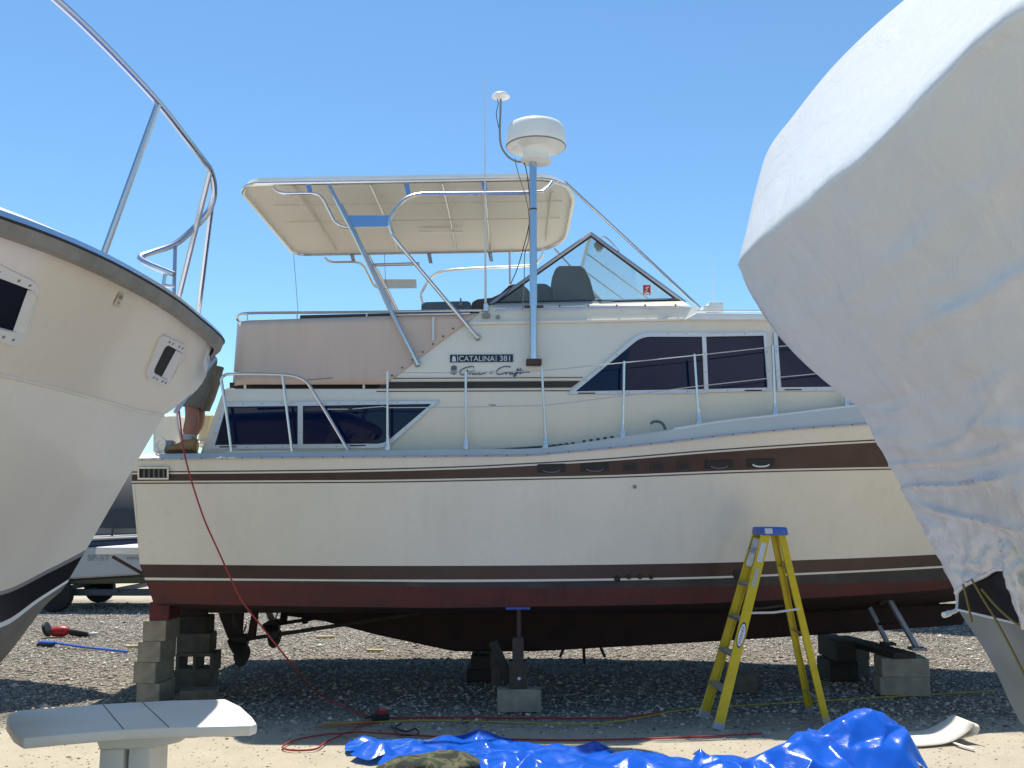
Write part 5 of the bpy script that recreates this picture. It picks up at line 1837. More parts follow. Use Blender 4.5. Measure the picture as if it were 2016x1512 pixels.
# forward stand: two slanted steel legs on a plank and blocks
f1 = PZ(1782, 1370)
concrete('concrete_block', 4.12, 10.86, 0.0, (0.50, 0.36, 0.19), math.radians(-9), 'lower concrete block of the pair under the slanted steel stand', m=M_CONC_LIT)
concrete('concrete_block', 4.13, 10.86, 0.19, (0.48, 0.36, 0.19), math.radians(-7), 'upper concrete block of the pair under the slanted steel stand', m=M_CONC_LIT)
concrete('concrete_block', 3.92, 12.0, 0.0, (0.42, 0.3, 0.19), 0.2, 'concrete block under the far end of the plank')
concrete('concrete_block', 3.93, 12.0, 0.19, (0.42, 0.3, 0.19), 0.25, 'upper concrete block under the far end of the plank')
tag(MB().box((4.0, 11.42, 0.38 + 0.03), (0.26, 1.5, 0.06), Matrix.Rotation(math.radians(8), 3, 'Z')).build('plank', M_WOOD, None, bevel=0.005, org=(4.0, 11.42, 0.38)), 'dark plank bridging the concrete blocks under the bow', 'plank')
sst = thing('slanted_stand', 'blue-grey steel stand with slanted legs propping the forward hull', 'boat stand', (4.1, 11.0, 0.44))
tp_, bt_ = PY(1750, 1180, 11.05), PY(1806, 1283, 10.9)
MB().tube([tp_, Vector((bt_.x, bt_.y, 0.455))], 0.033, 8).build('leg', M_GALV, sst)
tp2, bt2 = PY(1712, 1196, 11.4), PY(1748, 1268, 11.3)
MB().tube([tp2, Vector((bt2.x, bt2.y, 0.455))], 0.03, 8).build('leg', M_GALV, sst)
MB().box((bt_.x + 0.0, bt_.y, 0.456), (0.16, 0.14, 0.03)).build('foot_plate', M_GALV, sst, bevel=0.004)
MB().box((bt2.x, bt2.y, 0.456), (0.14, 0.14, 0.03)).build('foot_plate', M_RUST, sst, bevel=0.004)
MB().tube([tp_.lerp(bt_, 0.45), tp2.lerp(bt2, 0.45)], 0.018, 6).build('tie_bar', M_RUST, sst)
MB().box((tp_.x - 0.03, tp_.y + 0.05, tp_.z), (0.2, 0.2, 0.03), Matrix.Rotation(-0.5, 3, 'Y')).build('pad', M_WOOD, sst)
concrete('concrete_block', 2.45, 10.96, 0.0, (0.26, 0.25, 0.19), 0.05, 'single small concrete block on the gravel behind the step ladder')
# ================================================================== STEP LADDER
A0, B0 = PZ(1414, 1437), PZ(1384, 1412)           # near and far front feet
C0, D0 = PZ(1629, 1426), PZ(1594, 1402)           # near and far rear feet
ctr = (A0 + B0 + C0 + D0) / 4
lad = thing('step_ladder', 'yellow fibreglass step ladder with blue cap standing open before the hull', 'ladder', ctr)
HL = 1.74
capc = PY(1516, 1040, ctr.y) - Vector((0, 0, 0))
wdir = ((B0 - A0).normalized() + (D0 - C0).normalized()).normalized()
ldir = Vector((wdir.y, -wdir.x, 0))
if ldir.x < 0:
    ldir = -ldir
top_c = Vector((capc.x, capc.y, HL))
tw = 0.155
AT, BT = top_c - wdir * tw - ldir * 0.07, top_c + wdir * tw - ldir * 0.07
CT_, DT = top_c - wdir * (tw - 0.02) + ldir * 0.06, top_c + wdir * (tw - 0.02) + ldir * 0.06
def rail_(name, foot_, top_, width, depth, inward):
    """C-channel rail: web faces sideways, flanges along the walking direction"""
    ax = (top_ - foot_).normalized()
    u = (ldir - ax * ldir.dot(ax)).normalized()      # across the wide face
    v = ax.cross(u).normalized()
    if v.dot(inward) < 0:
        v = -v
    w2, th = width / 2, 0.006
    prof = [(-w2, 0), (w2, 0), (w2, depth), (w2 - th, depth), (w2 - th, th), (-w2 + th, th), (-w2 + th, depth), (-w2, depth)]
    P = [foot_ + u * a + v * b for a, b in prof]
    return MB().prism(P, top_ - foot_).build(name, M_YEL, lad, smooth=0), u, v, ax
rails = {}
for key, f_, t_, w_, inw in (('a', A0, AT, 0.085, wdir), ('b', B0, BT, 0.085, -wdir), ('c', C0, CT_, 0.062, wdir), ('d', D0, DT, 0.062, -wdir)):
    f2 = f_ + (t_ - f_) * 0.028
    rails[key] = rail_('front_rail' if key in 'ab' else 'rear_rail', f2, t_, w_, 0.032, inw)
    ro_, u_, v_, ax_ = rails[key]
    MB().prism([f_ + u_ * a + v_ * b for a, b in ((-w_ / 2 - 0.004, -0.004), (w_ / 2 + 0.004, -0.004), (w_ / 2 + 0.004, 0.036), (-w_ / 2 - 0.004, 0.036))], (t_ - f_) * 0.034).build('foot', M_LALU, lad)
for k in range(1, 6):
    t = k * 0.3048 / HL
    if t > 0.97:
        break
    p, q = A0.lerp(AT, t), B0.lerp(BT, t)
    u = ldir
    MB().prism([p + u * -0.043 + wdir * 0.008, p + u * 0.043 + wdir * 0.008, p + u * 0.043 + wdir * 0.008 + Vector((0, 0, 0.028)), p + u * -0.043 + wdir * 0.008 + Vector((0, 0, 0.028))], (q - p) * 0.965).build('step', M_LALU, lad, bevel=0.003)
for t in (0.12, 0.45, 0.8):
    p, q = C0.lerp(CT_, t), D0.lerp(DT, t)
    MB().tube([p + wdir * 0.01, q - wdir * 0.01], 0.011, 6).build('rear_brace', M_LALU, lad)
for a, b, c, d_ in ((A0, AT, C0, CT_), (B0, BT, D0, DT)):
    p, q = a.lerp(b, 0.57), c.lerp(d_, 0.585)
    m_ = p.lerp(q, 0.5) - Vector((0, 0, 0.014))
    sb = MB()
    for e0, e1 in ((p, m_), (m_, q)):
        sb.prism([e0 + Vector((0, 0, 0.010)), e0 - Vector((0, 0, 0.010)), e0 - Vector((0, 0, 0.010)) + wdir * 0.005, e0 + Vector((0, 0, 0.010)) + wdir * 0.005], e1 - e0)
    sb.build('spreader', M_BRONZE if a is B0 else M_LALU, lad, smooth=0)
cap = MB()
def cp(a, b, z):
    return top_c + wdir * a + ldir * b + Vector((0, 0, z))
cap.add([cp(-0.185, -0.13, -0.055), cp(-0.185, 0.12, -0.055), cp(0.185, 0.12, -0.055), cp(0.185, -0.13, -0.055), cp(-0.175, -0.12, 0.02), cp(-0.175, 0.11, 0.02), cp(0.175, 0.11, 0.02), cp(0.175, -0.12, 0.02)],
        [(0, 3, 2, 1), (4, 5, 6, 7), (0, 1, 5, 4), (1, 2, 6, 5), (2, 3, 7, 6), (3, 0, 4, 7)])
capo = cap.build('cap', M_LBLUE, lad, bevel=0.012, seg=2)
MB().prism([cp(-0.1855, -0.10, -0.04), cp(-0.1855, -0.03, -0.04), cp(-0.1775, -0.03, 0.01), cp(-0.1775, -0.10, 0.01)], wdir * -0.003).build('cap_label', M_LABEL, capo, smooth=0)
def rail_label(key, f_, t_, t0, t1, w_, m, name):
    ro_, u_, v_, ax_ = rails[key]
    a, b = f_.lerp(t_, t0), f_.lerp(t_, t1)
    o_ = v_ * -0.003
    return MB().prism([a - u_ * w_ + o_, a + u_ * w_ + o_, b + u_ * w_ + o_, b - u_ * w_ + o_], v_ * 0.002).build(name, m, ro_, smooth=0)
rail_label('a', A0, AT, 0.83, 0.93, 0.025, M_LABEL, 'warning_label')
rail_label('a', A0, AT, 0.70, 0.80, 0.022, mat('faded_label', (0.50, 0.46, 0.30), 0.6, col2=(0.35, 0.33, 0.25), nscale=90), 'warning_label')
ro_, u_, v_, ax_ = rails['b']
MB().prism([B0.lerp(BT, 0.80) - u_ * 0.03 + v_ * 0.0345, B0.lerp(BT, 0.80) + u_ * 0.03 + v_ * 0.0345, B0.lerp(BT, 0.95) + u_ * 0.03 + v_ * 0.0345, B0.lerp(BT, 0.95) - u_ * 0.03 + v_ * 0.0345], v_ * 0.002).build('warning_label', M_LABEL, ro_, smooth=0)
# oval maker's badge with its lettering along the near front rail
ro_, u_, v_, ax_ = rails['a']
cb_ = A0.lerp(AT, 0.46) - v_ * 0.003
oval = lambda k, o_: [cb_ + u_ * (0.033 * k * math.cos(2 * math.pi * i / 20)) + ax_ * (0.118 * k * math.sin(2 * math.pi * i / 20)) - v_ * o_ for i in range(20)]
bd = MB().add(oval(1.0, 0.0), [tuple(range(20))]).build('badge', mat('badge_navy', (0.03, 0.035, 0.12), 0.4), ro_, smooth=0)
MB().add(oval(0.86, 0.0015), [tuple(range(20))]).build('badge_face', M_WHITE, bd, smooth=0)
cu = bpy.data.curves.new('t', 'FONT')
cu.body = 'WERNER'
tmp = bpy.data.objects.new('t', cu)
COL.objects.link(tmp)
tme = bpy.data.meshes.new_from_object(tmp.evaluated_get(bpy.context.evaluated_depsgraph_get()))
bpy.data.objects.remove(tmp)
co = np.array([v.co[:] for v in tme.vertices])
mn, mx_ = co.min(0), co.max(0)
o0 = ORG[bd.name]
for i, v in enumerate(tme.vertices):
    a = (co[i][0] - (mn[0] + mx_[0]) / 2) / (mx_[0] - mn[0]) * 0.165
    b = (co[i][1] - (mn[1] + mx_[1]) / 2) / (mx_[1] - mn[1]) * 0.026
    v.co = cb_ + ax_ * a - u_ * b - v_ * 0.003 - o0
tme.materials.clear()
tme.materials.append(MATS['badge_navy'])
bt = bpy.data.objects.new('badge_lettering', tme)
COL.objects.link(bt)
bt.parent = bd

# ================================================================== TABLE
tab_pts = [PZ(x, y, 0.72) for x, y in ((46, 1453), (27, 1441), (13, 1420), (16, 1405), (42, 1398), (200, 1386), (330, 1379), (445, 1376), (474, 1390), (497, 1411), (506, 1424), (495, 1428), (332, 1432), (243, 1436), (120, 1446))]
tc_ = sum(tab_pts, Vector((0, 0, 0))) / len(tab_pts)
table = thing('patio_table', 'white resin patio table with three-panel top, mostly in shade', 'table', (tc_.x, tc_.y, 0))
MB().prism([p - Vector((0, 0, 0.058)) for p in tab_pts], (0, 0, 0.058)).build('tabletop', M_TABLE, table, bevel=0.012, seg=2)
def tz(px, py):
    return PZ(px, py, 0.721)
for (a, b) in (((203, 1387), (243, 1435)), ((280, 1382), (332, 1431))):
    p, q = tz(*a), tz(*b)
    MB().tube([p, q], 0.0028, 4).build('panel_seam', M_SEAM, table)
    MB().tube([q + Vector((0, -0.001, 0)), q + Vector((0, -0.004, -0.05))], 0.0022, 4).build('panel_seam', M_SEAM, table)
MB().prism([PY(186, 1452, 5.72), PY(380, 1444, 5.72), PY(352, 1462, 5.72), PY(300, 1474, 5.72), PY(196, 1478, 5.72)], (0, 0.42, 0)).build('underframe', M_TABLE, table, bevel=0.01)
for x0, x1 in ((195, 246), (252, 298)):
    a, b = PY(x0, 1490, 5.76), PY(x1, 1490, 5.76)
    MB().prism([Vector((a.x, 5.75, 0.0)), Vector((b.x, 5.75, 0.0)), Vector((b.x - 0.004, 5.75, 0.60)), Vector((a.x + 0.004, 5.75, 0.60))], (0, 0.30, 0)).build('leg', M_TABLE, table, bevel=0.012, seg=2)

# ================================================================== TARPS, CLOTH, BAG
def tarp(name, outline_px, peaks, seed, label, cell=0.115, amp=0.085):
    """creased plastic sheet: a jittered coarse net, split and slightly relaxed so that flat facets meet in creases"""
    rs = random.Random(seed)
    P = [PZ(x, y, 0.0) for x, y in outline_px]
    xs_, ys_ = [p.x for p in P], [p.y for p in P]
    x0, x1, y0, y1 = min(xs_), max(xs_), min(ys_), max(ys_)
    poly = [(p.x, p.y) for p in P]
    def sd(x, y):
        best, bp_, ins_ = 1e9, None, False
        n_ = len(poly)
        for i in range(n_):
            ax, ay = poly[i]
            bx, by = poly[(i + 1) % n_]
            t = max(0, min(1, ((x - ax) * (bx - ax) + (y - ay) * (by - ay)) / ((bx - ax) ** 2 + (by - ay) ** 2 + 1e-12)))
            qx, qy = ax + t * (bx - ax), ay + t * (by - ay)
            d_ = math.hypot(x - qx, y - qy)
            if d_ < best:
                best, bp_ = d_, (qx, qy)
            if (ay > y) != (by > y) and x < (bx - ax) * (y - ay) / (by - ay) + ax:
                ins_ = not ins_
        return (best if ins_ else -best), bp_
    def env(x, y):
        h = 0.0
        for px_, py_, hh_, rx, ry, rot in peaks:
            c, s_ = math.cos(rot), math.sin(rot)
            dx, dy = x - px_, y - py_
            rr2 = math.hypot((dx * c + dy * s_) / rx, (-dx * s_ + dy * c) / ry)
            h = max(h, hh_ * max(0, 1 - rr2 ** 1.5))
        return h
    bm = bmesh.new()
    idx = {}
    nx_, ny_ = int((x1 - x0) / cell) + 3, int((y1 - y0) / cell) + 3
    for j in range(ny_):
        for i in range(nx_):
            x = x0 - cell + i * cell + rs.uniform(-0.42, 0.42) * cell
            y = y0 - cell + j * cell + rs.uniform(-0.42, 0.42) * cell
            d_, q_ = sd(x, y)
            if d_ < -cell * 0.9:
                continue
            if d_ < cell * 0.35:
                x, y = q_
                z = 0.014 + rs.random() * 0.015 + 0.25 * env(x, y)
            else:
                e = min(1.0, d_ / 0.12)
                z = 0.016 + e * (env(x, y) * (0.88 + 0.24 * rs.random()) + amp * rs.random() ** 1.4)
            idx[(i, j)] = bm.verts.new((x, y, z))
    for (i, j), a in list(idx.items()):
        b, c, d2 = idx.get((i + 1, j)), idx.get((i + 1, j + 1)), idx.get((i, j + 1))
        for tri_ in (((a, b, c), (a, c, d2)) if rs.random() < 0.5 else ((a, b, d2), (b, c, d2))):
            if all(v is not None for v in tri_) and len(set(tri_)) == 3:
                try:
                    bm.faces.new(tri_)
                except ValueError:
                    pass
    for _ in range(3):
        bmesh.ops.subdivide_edges(bm, edges=bm.edges[:], cuts=1, use_grid_fill=True)
        bmesh.ops.smooth_vert(bm, verts=[v for v in bm.verts if not v.is_boundary], factor=0.22, use_axis_x=True, use_axis_y=True, use_axis_z=True)
    for v in bm.verts:
        q_ = Vector((v.co.x, v.co.y, seed))
        v.co.z += 0.008 * noise.noise(q_ * 9) + 0.004 * noise.noise(q_ * 17) + 0.0025 * noise.noise(q_ * 30)
        v.co.z = max(0.008, v.co.z)
    V_ = [v.co.copy() for v in bm.verts]
    bm.verts.index_update()
    F_ = [tuple(v.index for v in f.verts) for f in bm.faces]
    bm.free()
    o = MB().add(V_, F_).build(name, M_TARP, None, smooth=80, org=((x0 + x1) / 2, (y0 + y1) / 2, 0))
    return tag(o, label, 'tarp')
pk = lambda px, py, z: PZ(px, py, z)
a1, a2, a3, a4 = pk(960, 1440, 0.07), pk(720, 1470, 0.08), pk(1140, 1470, 0.08), pk(1230, 1495, 0.06)
tarp('blue_tarp', [(676, 1478), (690, 1462), (740, 1456), (800, 1462), (870, 1457), (955, 1452), (1040, 1468), (1100, 1480), (1160, 1478), (1240, 1490), (1330, 1496), (1400, 1510), (1440, 1560), (1300, 1640), (1000, 1660), (800, 1600), (760, 1512), (690, 1500)],
     [(a1.x, a1.y, 0.09, 0.32, 0.16, 0.1), (a2.x, a2.y - 0.1, 0.10, 0.28, 0.22, 0.3), (a3.x, a3.y - 0.1, 0.09, 0.3, 0.2, -0.3), (a4.x, a4.y - 0.1, 0.07, 0.3, 0.25, 0.6), (0.2, 7.6, 0.08, 0.6, 0.35, 0.0)], 1.7, 'glossy blue tarp spread low over the sand beside the camouflage jacket')
b1, b2 = pk(1692, 1412, 0.36), pk(1380, 1470, 0.12)
tarp('blue_tarp', [(1362, 1496), (1400, 1500), (1480, 1508), (1545, 1512), (1570, 1496), (1640, 1482), (1700, 1478), (1770, 1490), (1812, 1504), (1830, 1530), (1800, 1600), (1600, 1660), (1400, 1640), (1372, 1560)],
     [(b1.x, b1.y, 0.36, 0.66, 0.5, 0.2), (b1.x + 0.12, b1.y - 0.05, 0.33, 0.45, 0.5, 0.2), (b1.x - 0.42, b1.y - 0.1, 0.26, 0.5, 0.3, 0.5), (b2.x, b2.y, 0.13, 0.2, 0.3, 0.2), (2.2, 7.5, 0.16, 0.5, 0.3, 0.1)], 5.3, 'glossy blue tarp heaped in a peaked mound beside the cream webbing', amp=0.10)

# cream webbing folded over itself
def ribbon(name, pts, widths, wd, m, label, cat, th=0.007):
    P = smooth_path(pts, 8)
    W = smooth_path(wd, 8)
    rows = []
    for i, p in enumerate(P):
        t = i / (len(P) - 1)
        w_ = np.interp(t, np.linspace(0, 1, len(widths)), widths)
        v = W[i].normalized() * float(w_) / 2
        rows.append([p - v, p - v * 0.33, p + v * 0.33, p + v])
    mb = MB().grid(rows)
    o = mb.build(name, m, None, smooth=60, org=(pts[0][0], pts[0][1], 0))
    so = o.modifiers.new('thickness', 'SOLIDIFY')
    so.thickness = th
    return tag(o, label, cat)
q = [PZ(1745, 1456, 0.02), PZ(1800, 1454, 0.025), PZ(1845, 1448, 0.04), PZ(1880, 1430, 0.11), PZ(1898, 1416, 0.17), PZ(1908, 1426, 0.14), PZ(1905, 1442, 0.07), PZ(1880, 1450, 0.03), PZ(1862, 1452, 0.022), PZ(1885, 1464, 0.018), PZ(1918, 1474, 0.015)]
wd = [(0.15, 1, 0.06), (0.1, 1, 0.06), (-0.1, 1, 0.1), (-0.3, 1, 0.12), (-0.3, 1, 0.1), (-0.3, 1, 0.05), (-0.2, 1, 0), (-0.1, 1, 0), (0, 1, 0), (0.3, 1, 0), (0.4, 1, 0)]
ribbon('cream_webbing', q, [0.36, 0.40, 0.34, 0.28, 0.26, 0.24, 0.2, 0.16, 0.1, 0.07, 0.05], [Vector(w_) for w_ in wd], M_CLOTH, 'cream canvas webbing folded over in a loop beside the tarp mound', 'webbing')

# camouflage jacket rolled up at the tarp edge
def jacket():
    rows = []
    a, b = PZ(745, 1520, 0.05), PZ(940, 1508, 0.06)
    nn = 36
    for i in range(31):
        t = i / 30
        c = a.lerp(b, t)
        r = 0.11 * math.sin(math.pi * (0.06 + 0.88 * t)) ** 0.45 * (1 + 0.35 * t)
        row = []
        for k in range(nn):
            an = 2 * math.pi * k / nn
            f = 1 + 0.22 * noise.noise(Vector((t * 5, math.cos(an) * 1.5, math.sin(an) * 1.5))) + 0.10 * noise.noise(Vector((t * 13, math.cos(an) * 4, math.sin(an) * 4)))
            row.append(Vector((c.x + 0.02 * math.sin(an * 2 + t * 4), c.y + math.cos(an) * r * 1.9 * f, max(0.028, 0.05 + math.sin(an) * r * 0.85 * f))))
        rows.append(row)
    mb = MB().grid(rows, closed=True)
    return mb.build('camouflage_jacket', M_CAMO, None, smooth=70, org=((a.x + b.x) / 2, a.y, 0))
tag(jacket(), 'camouflage jacket rolled up on the edge of the low blue tarp', 'jacket')

# ================================================================== CORDS AND TOOLS
def cord(name, pts, r, m, label, cat='cord'):
    o = MB().tube(smooth_path(pts, 6), r, 6).build(name, m, None, smooth=60, org=(pts[-1][0], pts[-1][1], 0))
    return tag(o, label, cat)
drop = [PY(352, 800, 9.80), PY(357, 850, 9.76), PY(363, 893, 9.72)] + [PY(x, y, Y) for x, y, Y in ((378, 950, 9.70), (402, 1022, 9.69), (430, 1085, 9.68), (455, 1140, 9.66), (478, 1185, 9.64), (522, 1242, 9.58), (570, 1302, 9.54))] + [PZ(622, 1362, 0.10), PZ(680, 1392, 0.03), PZ(735, 1414, 0.012)]
cord('extension_cord', drop, 0.0085, M_CORDR, 'red extension cord hanging from the yacht deck to the ground')
cord('extension_cord', [PZ(760, 1413, 0.012), PZ(860, 1412, 0.012), PZ(1000, 1413, 0.012), PZ(1130, 1414, 0.012), PZ(1230, 1412, 0.012), PZ(1310, 1401, 0.012)], 0.0085, M_CORDR, 'red extension cord running flat from the power strip past the concrete block')
cord('extension_cord', [PZ(745, 1422, 0.012), PZ(700, 1432, 0.012), PZ(692, 1442, 0.012), PZ(640, 1446, 0.012), PZ(585, 1456, 0.012), PZ(556, 1470, 0.012), PZ(575, 1477, 0.012), PZ(620, 1475, 0.012), PZ(640, 1462, 0.012), PZ(670, 1448, 0.016), PZ(692, 1441, 0.022), PZ(760, 1444, 0.014), PZ(900, 1452, 0.012), PZ(1120, 1457, 0.012), PZ(1360, 1451, 0.012), PZ(1500, 1444, 0.012)], 0.008, M_CORDR, 'thin red cord looped on the sunlit sand')
cord('rope', [PZ(640, 1424, 0.01), PZ(740, 1421, 0.01), PZ(860, 1418, 0.01), PZ(1000, 1422, 0.01), PZ(1150, 1425, 0.01), PZ(1230, 1418, 0.01), PZ(1340, 1398, 0.01), PZ(1430, 1391, 0.01), PZ(1560, 1383, 0.01), PZ(1700, 1375, 0.01), PZ(1960, 1360, 0.01)], 0.006, M_CORDY, 'thin yellow rope trailing across the shaded gravel', 'rope')
cord('extension_cord', [PZ(620, 1432, 0.012), PZ(680, 1427, 0.012), PZ(735, 1421, 0.012)], 0.008, M_CORDO, 'short orange cord end beside the power strip')
cord('power_lead', [PZ(790, 1424, 0.012), PZ(778, 1432, 0.012), PZ(800, 1440, 0.012), PZ(818, 1434, 0.012), PZ(822, 1446, 0.012), PZ(786, 1446, 0.014), PZ(770, 1428, 0.012)], 0.007, M_BLACK, 'tangled black power lead by the power strip')
ps = thing('power_strip', 'small red and black power strip where the cords meet', 'power strip', PZ(748, 1420))
c = PZ(748, 1419)
MB().box((c.x, c.y, 0.04), (0.16, 0.10, 0.06), Matrix.Rotation(0.3, 3, 'Z')).build('housing', M_BLACK, ps, bevel=0.01)
MB().box((c.x + 0.02, c.y, 0.08), (0.08, 0.07, 0.045), Matrix.Rotation(0.5, 3, 'Z')).build('plug', M_TOOLR, ps, bevel=0.01)
MB().tube([(c.x - 0.08, c.y, 0.04), (c.x - 0.14, c.y + 0.02, 0.02)], 0.012, 6).build('cable_end', M_BLACK, ps)

# red power tool and blue brush by the cruiser's bow
c = PZ(140, 1254)
tool = thing('buffer_tool', 'red and black electric polisher lying on the gravel', 'power tool', c)
MB().lathe([(0.03, -0.20), (0.07, -0.19), (0.085, -0.10), (0.08, 0.0), (0.05, 0.06), (0.03, 0.08)], c + Vector((-0.10, 0, 0.09)), 14, M=Matrix.Rotation(math.pi / 2 - 0.05, 3, 'Y')).build('motor_body', M_TOOLR, tool)
MB().lathe([(0.05, 0), (0.06, 0.05), (0.05, 0.2), (0.035, 0.32)], c + Vector((-0.02, 0.0, 0.08)), 12, M=Matrix.Rotation(math.pi / 2 + 0.12, 3, 'Y')).build('handle', M_BLACK, tool)
MB().lathe([(0.11, -0.02), (0.12, 0.0), (0.11, 0.03)], c + Vector((-0.36, -0.05, 0.12)), 14, M=Matrix.Rotation(1.2, 3, 'Y')).build('polishing_pad', M_BLACK, tool)
MB().box(c + Vector((0.33, 0, 0.045)), (0.14, 0.07, 0.05)).build('battery_end', M_LABEL, tool, bevel=0.01)
c, e = PZ(90, 1272), PZ(250, 1286)
br = thing('deck_brush', 'blue long-handled scrub brush lying on the gravel', 'brush', c)
MB().tube([c + Vector((0.1, 0, 0.05)), c.lerp(e, 0.5) + Vector((0, 0, 0.03)), e + Vector((0, 0, 0.02))], 0.016, 8).build('handle', M_TOOLB, br)
MB().box(c + Vector((0.02, 0, 0.05)), (0.26, 0.09, 0.04), Matrix.Rotation(-0.3, 3, 'Z')).build('head', M_TOOLB, br, bevel=0.01)
MB().box(c + Vector((0.0, 0, 0.02)), (0.24, 0.10, 0.04), Matrix.Rotation(-0.3, 3, 'Z')).build('bristles', M_BLACK, br)
# scraps of wood lying on the gravel
for i, (x, y, a, lab) in enumerate(((640, 1256, 0.2, 'pale wood scrap on the gravel near the propeller shaft'), (738, 1283, -0.1, 'short yellow wood scrap on the sunlit gravel'), (262, 1275, 0.3, 'pale stick on the gravel left of the stern pile'))):
    p = PZ(x, y)
    tag(MB().box(p + Vector((0, 0, 0.018)), (0.28 - 0.05 * i, 0.06, 0.03), Matrix.Rotation(a, 3, 'Z')).build('wood_scrap', mat('pale_wood', (0.50, 0.42, 0.24), 0.8), None, bevel=0.004, org=p), lab, 'wood scrap')

# ================================================================== TRAILER BOAT IN THE BACKGROUND
YB = 19.6
tb = thing('trailer_boat', 'white runabout under a grey canvas cover on a trailer beyond the yacht stern', 'boat', (-8.2, YB + 1, 0))
def bgp(name, pix, m, y0=YB, dep=2.2, bevel=0.03):
    return MB().prism([PY(x, y, y0) for x, y in pix], (0, dep, 0)).build(name, m, tb, bevel=bevel)
bgp('hull', [(-40, 1082), (330, 1074), (340, 1128), (140, 1140), (20, 1137)], M_BGW)
bgp('hull_bottom', [(20, 1138), (140, 1141), (340, 1129), (300, 1148), (60, 1152)], mat('olive_bottom', (0.10, 0.10, 0.07), 0.8), y0=YB + 0.1, dep=2.0)
bgp('blue_band', [(-30, 1076), (330, 1058), (330, 1073), (-40, 1081)], M_BGB, y0=YB + 0.03, dep=2.14)
bgp('deck_edge', [(-20, 1066), (330, 1052), (330, 1057), (-30, 1074)], M_BGW, y0=YB + 0.02, dep=2.16)
bgp('cockpit_side', [(150, 1056), (330, 1050), (330, 1030), (235, 1034), (160, 1040)], M_GREYP, y0=YB + 0.25, dep=1.7)
cov = MB()
rows = []
for k, (y_px, dy) in enumerate(((1034, 0.2), (1000, 0.3), (960, 0.5), (930, 0.8), (920, 1.1))):
    rows.append([PY(x, y_px + 6 * abs(math.sin((x - 140) / 60.0)) * (1 if k == 0 else 0.2), YB + dy) for x in range(90, 331, 12)])
far = [[Vector((p.x, 2 * (YB + 1.1) - p.y, p.z)) for p in r] for r in reversed(rows[:-1])]
cov.grid(rows + far)
cov.build('canvas_cover', M_GCOV, tb, smooth=50)
MB().tube([PY(223, 1036, YB + 0.15), PY(220, 1058, YB + 0.1)], 0.02, 6).build('cover_tie', M_GCOV, tb)
text_part('SP-5T', 172, 1104, YB - 0.012, 12, mat('faded_lettering', (0.30, 0.30, 0.30), 0.6), tb, name='registration', wpx=44)
text_part('WFA', 248, 1102, YB - 0.012, 6, MATS['faded_lettering'], tb, name='registration', wpx=26)
trl = thing('boat_trailer', 'blue-grey steel trailer carrying the covered runabout', 'trailer', (-8.2, YB + 1, 0))
for y0 in (YB + 0.25, YB + 1.8):
    a, b = PY(60, 1160, y0), PY(330, 1160, y0)
    MB().box(((a.x + b.x) / 2, y0, PY(100, 1166, y0).z), (b.x - a.x, 0.10, 0.13)).build('rail', M_TRAIL, trl, bevel=0.01)
for x in (140, 260):
    p = PY(x, 1150, YB + 1)
    MB().box((p.x, YB + 1.0, PY(x, 1156, YB + 1).z), (0.10, 1.7, 0.08)).build('bunk_support', M_TRAIL, trl)
for y0 in (YB - 0.05, YB + 2.0):
    c = PZ(132, 1200)
    M_ = Matrix.Rotation(math.pi / 2, 3, 'X')
    c = Vector((c.x, y0, 0.315))
    wl = MB().lathe([(0.17, -0.09), (0.29, -0.095), (0.315, -0.06), (0.315, 0.06), (0.29, 0.095), (0.17, 0.09)], c, 24, M=M_).build('wheel', M_TYRE, trl)
    MB().lathe([(0.03, -0.03), (0.165, -0.03), (0.165, 0.09), (0.10, 0.07), (0.03, 0.08)], c, 18, M=M_).build('rim', M_GALV, wl)
MB().tube([PZ(132, 1200) + Vector((0, 0.1, 0.31)), PZ(132, 1200) + Vector((0, 2.3, 0.31))], 0.04, 8).build('axle', M_TRAIL, trl)

# ================================================================== PERSON AND GEAR ON THE YACHT'S STERN DECK
YP = 9.98
ft = PY(367, 893, YP)
def pp(px, py, dy=0.0):
    return PY(px, py, YP + dy)
person = thing('person', 'person in olive shorts and tan boots bending over on the yacht stern deck', 'person', ft)

def skin(name, verts, edges, radii, m, parent, levels=2, root=0):
    o0 = ORG[parent.name]
    me = bpy.data.meshes.new(name)
    me.from_pydata([tuple(Vector(v) - o0) for v in verts], edges, [])
    ob = bpy.data.objects.new(name, me)
    COL.objects.link(ob)
    sk = ob.modifiers.new('skin', 'SKIN')
    sk.use_smooth_shade = True
    lay = me.skin_vertices[0] if len(me.skin_vertices) else None
    if lay is None:
        bm = bmesh.new(); bm.from_mesh(me); bm.verts.layers.skin.verify(); bm.to_mesh(me); bm.free()
        lay = me.skin_vertices[0]
    for i, r in enumerate(radii):
        rr = r if isinstance(r, tuple) else (r, r)
        lay.data[i].radius = rr
        lay.data[i].use_root = (i == root)
    sb = ob.modifiers.new('sub', 'SUBSURF')
    sb.levels = sb.render_levels = levels
    dg = bpy.context.evaluated_depsgraph_get()
    me2 = bpy.data.meshes.new_from_object(ob.evaluated_get(dg))
    bpy.data.objects.remove(ob)
    me2.materials.clear()
    me2.materials.append(m)
    me2.polygons.foreach_set('use_smooth', [True] * len(me2.polygons))
    ob2 = bpy.data.objects.new(name, me2)
    COL.objects.link(ob2)
    ob2.parent = parent
    ORG[ob2.name] = o0
    return ob2
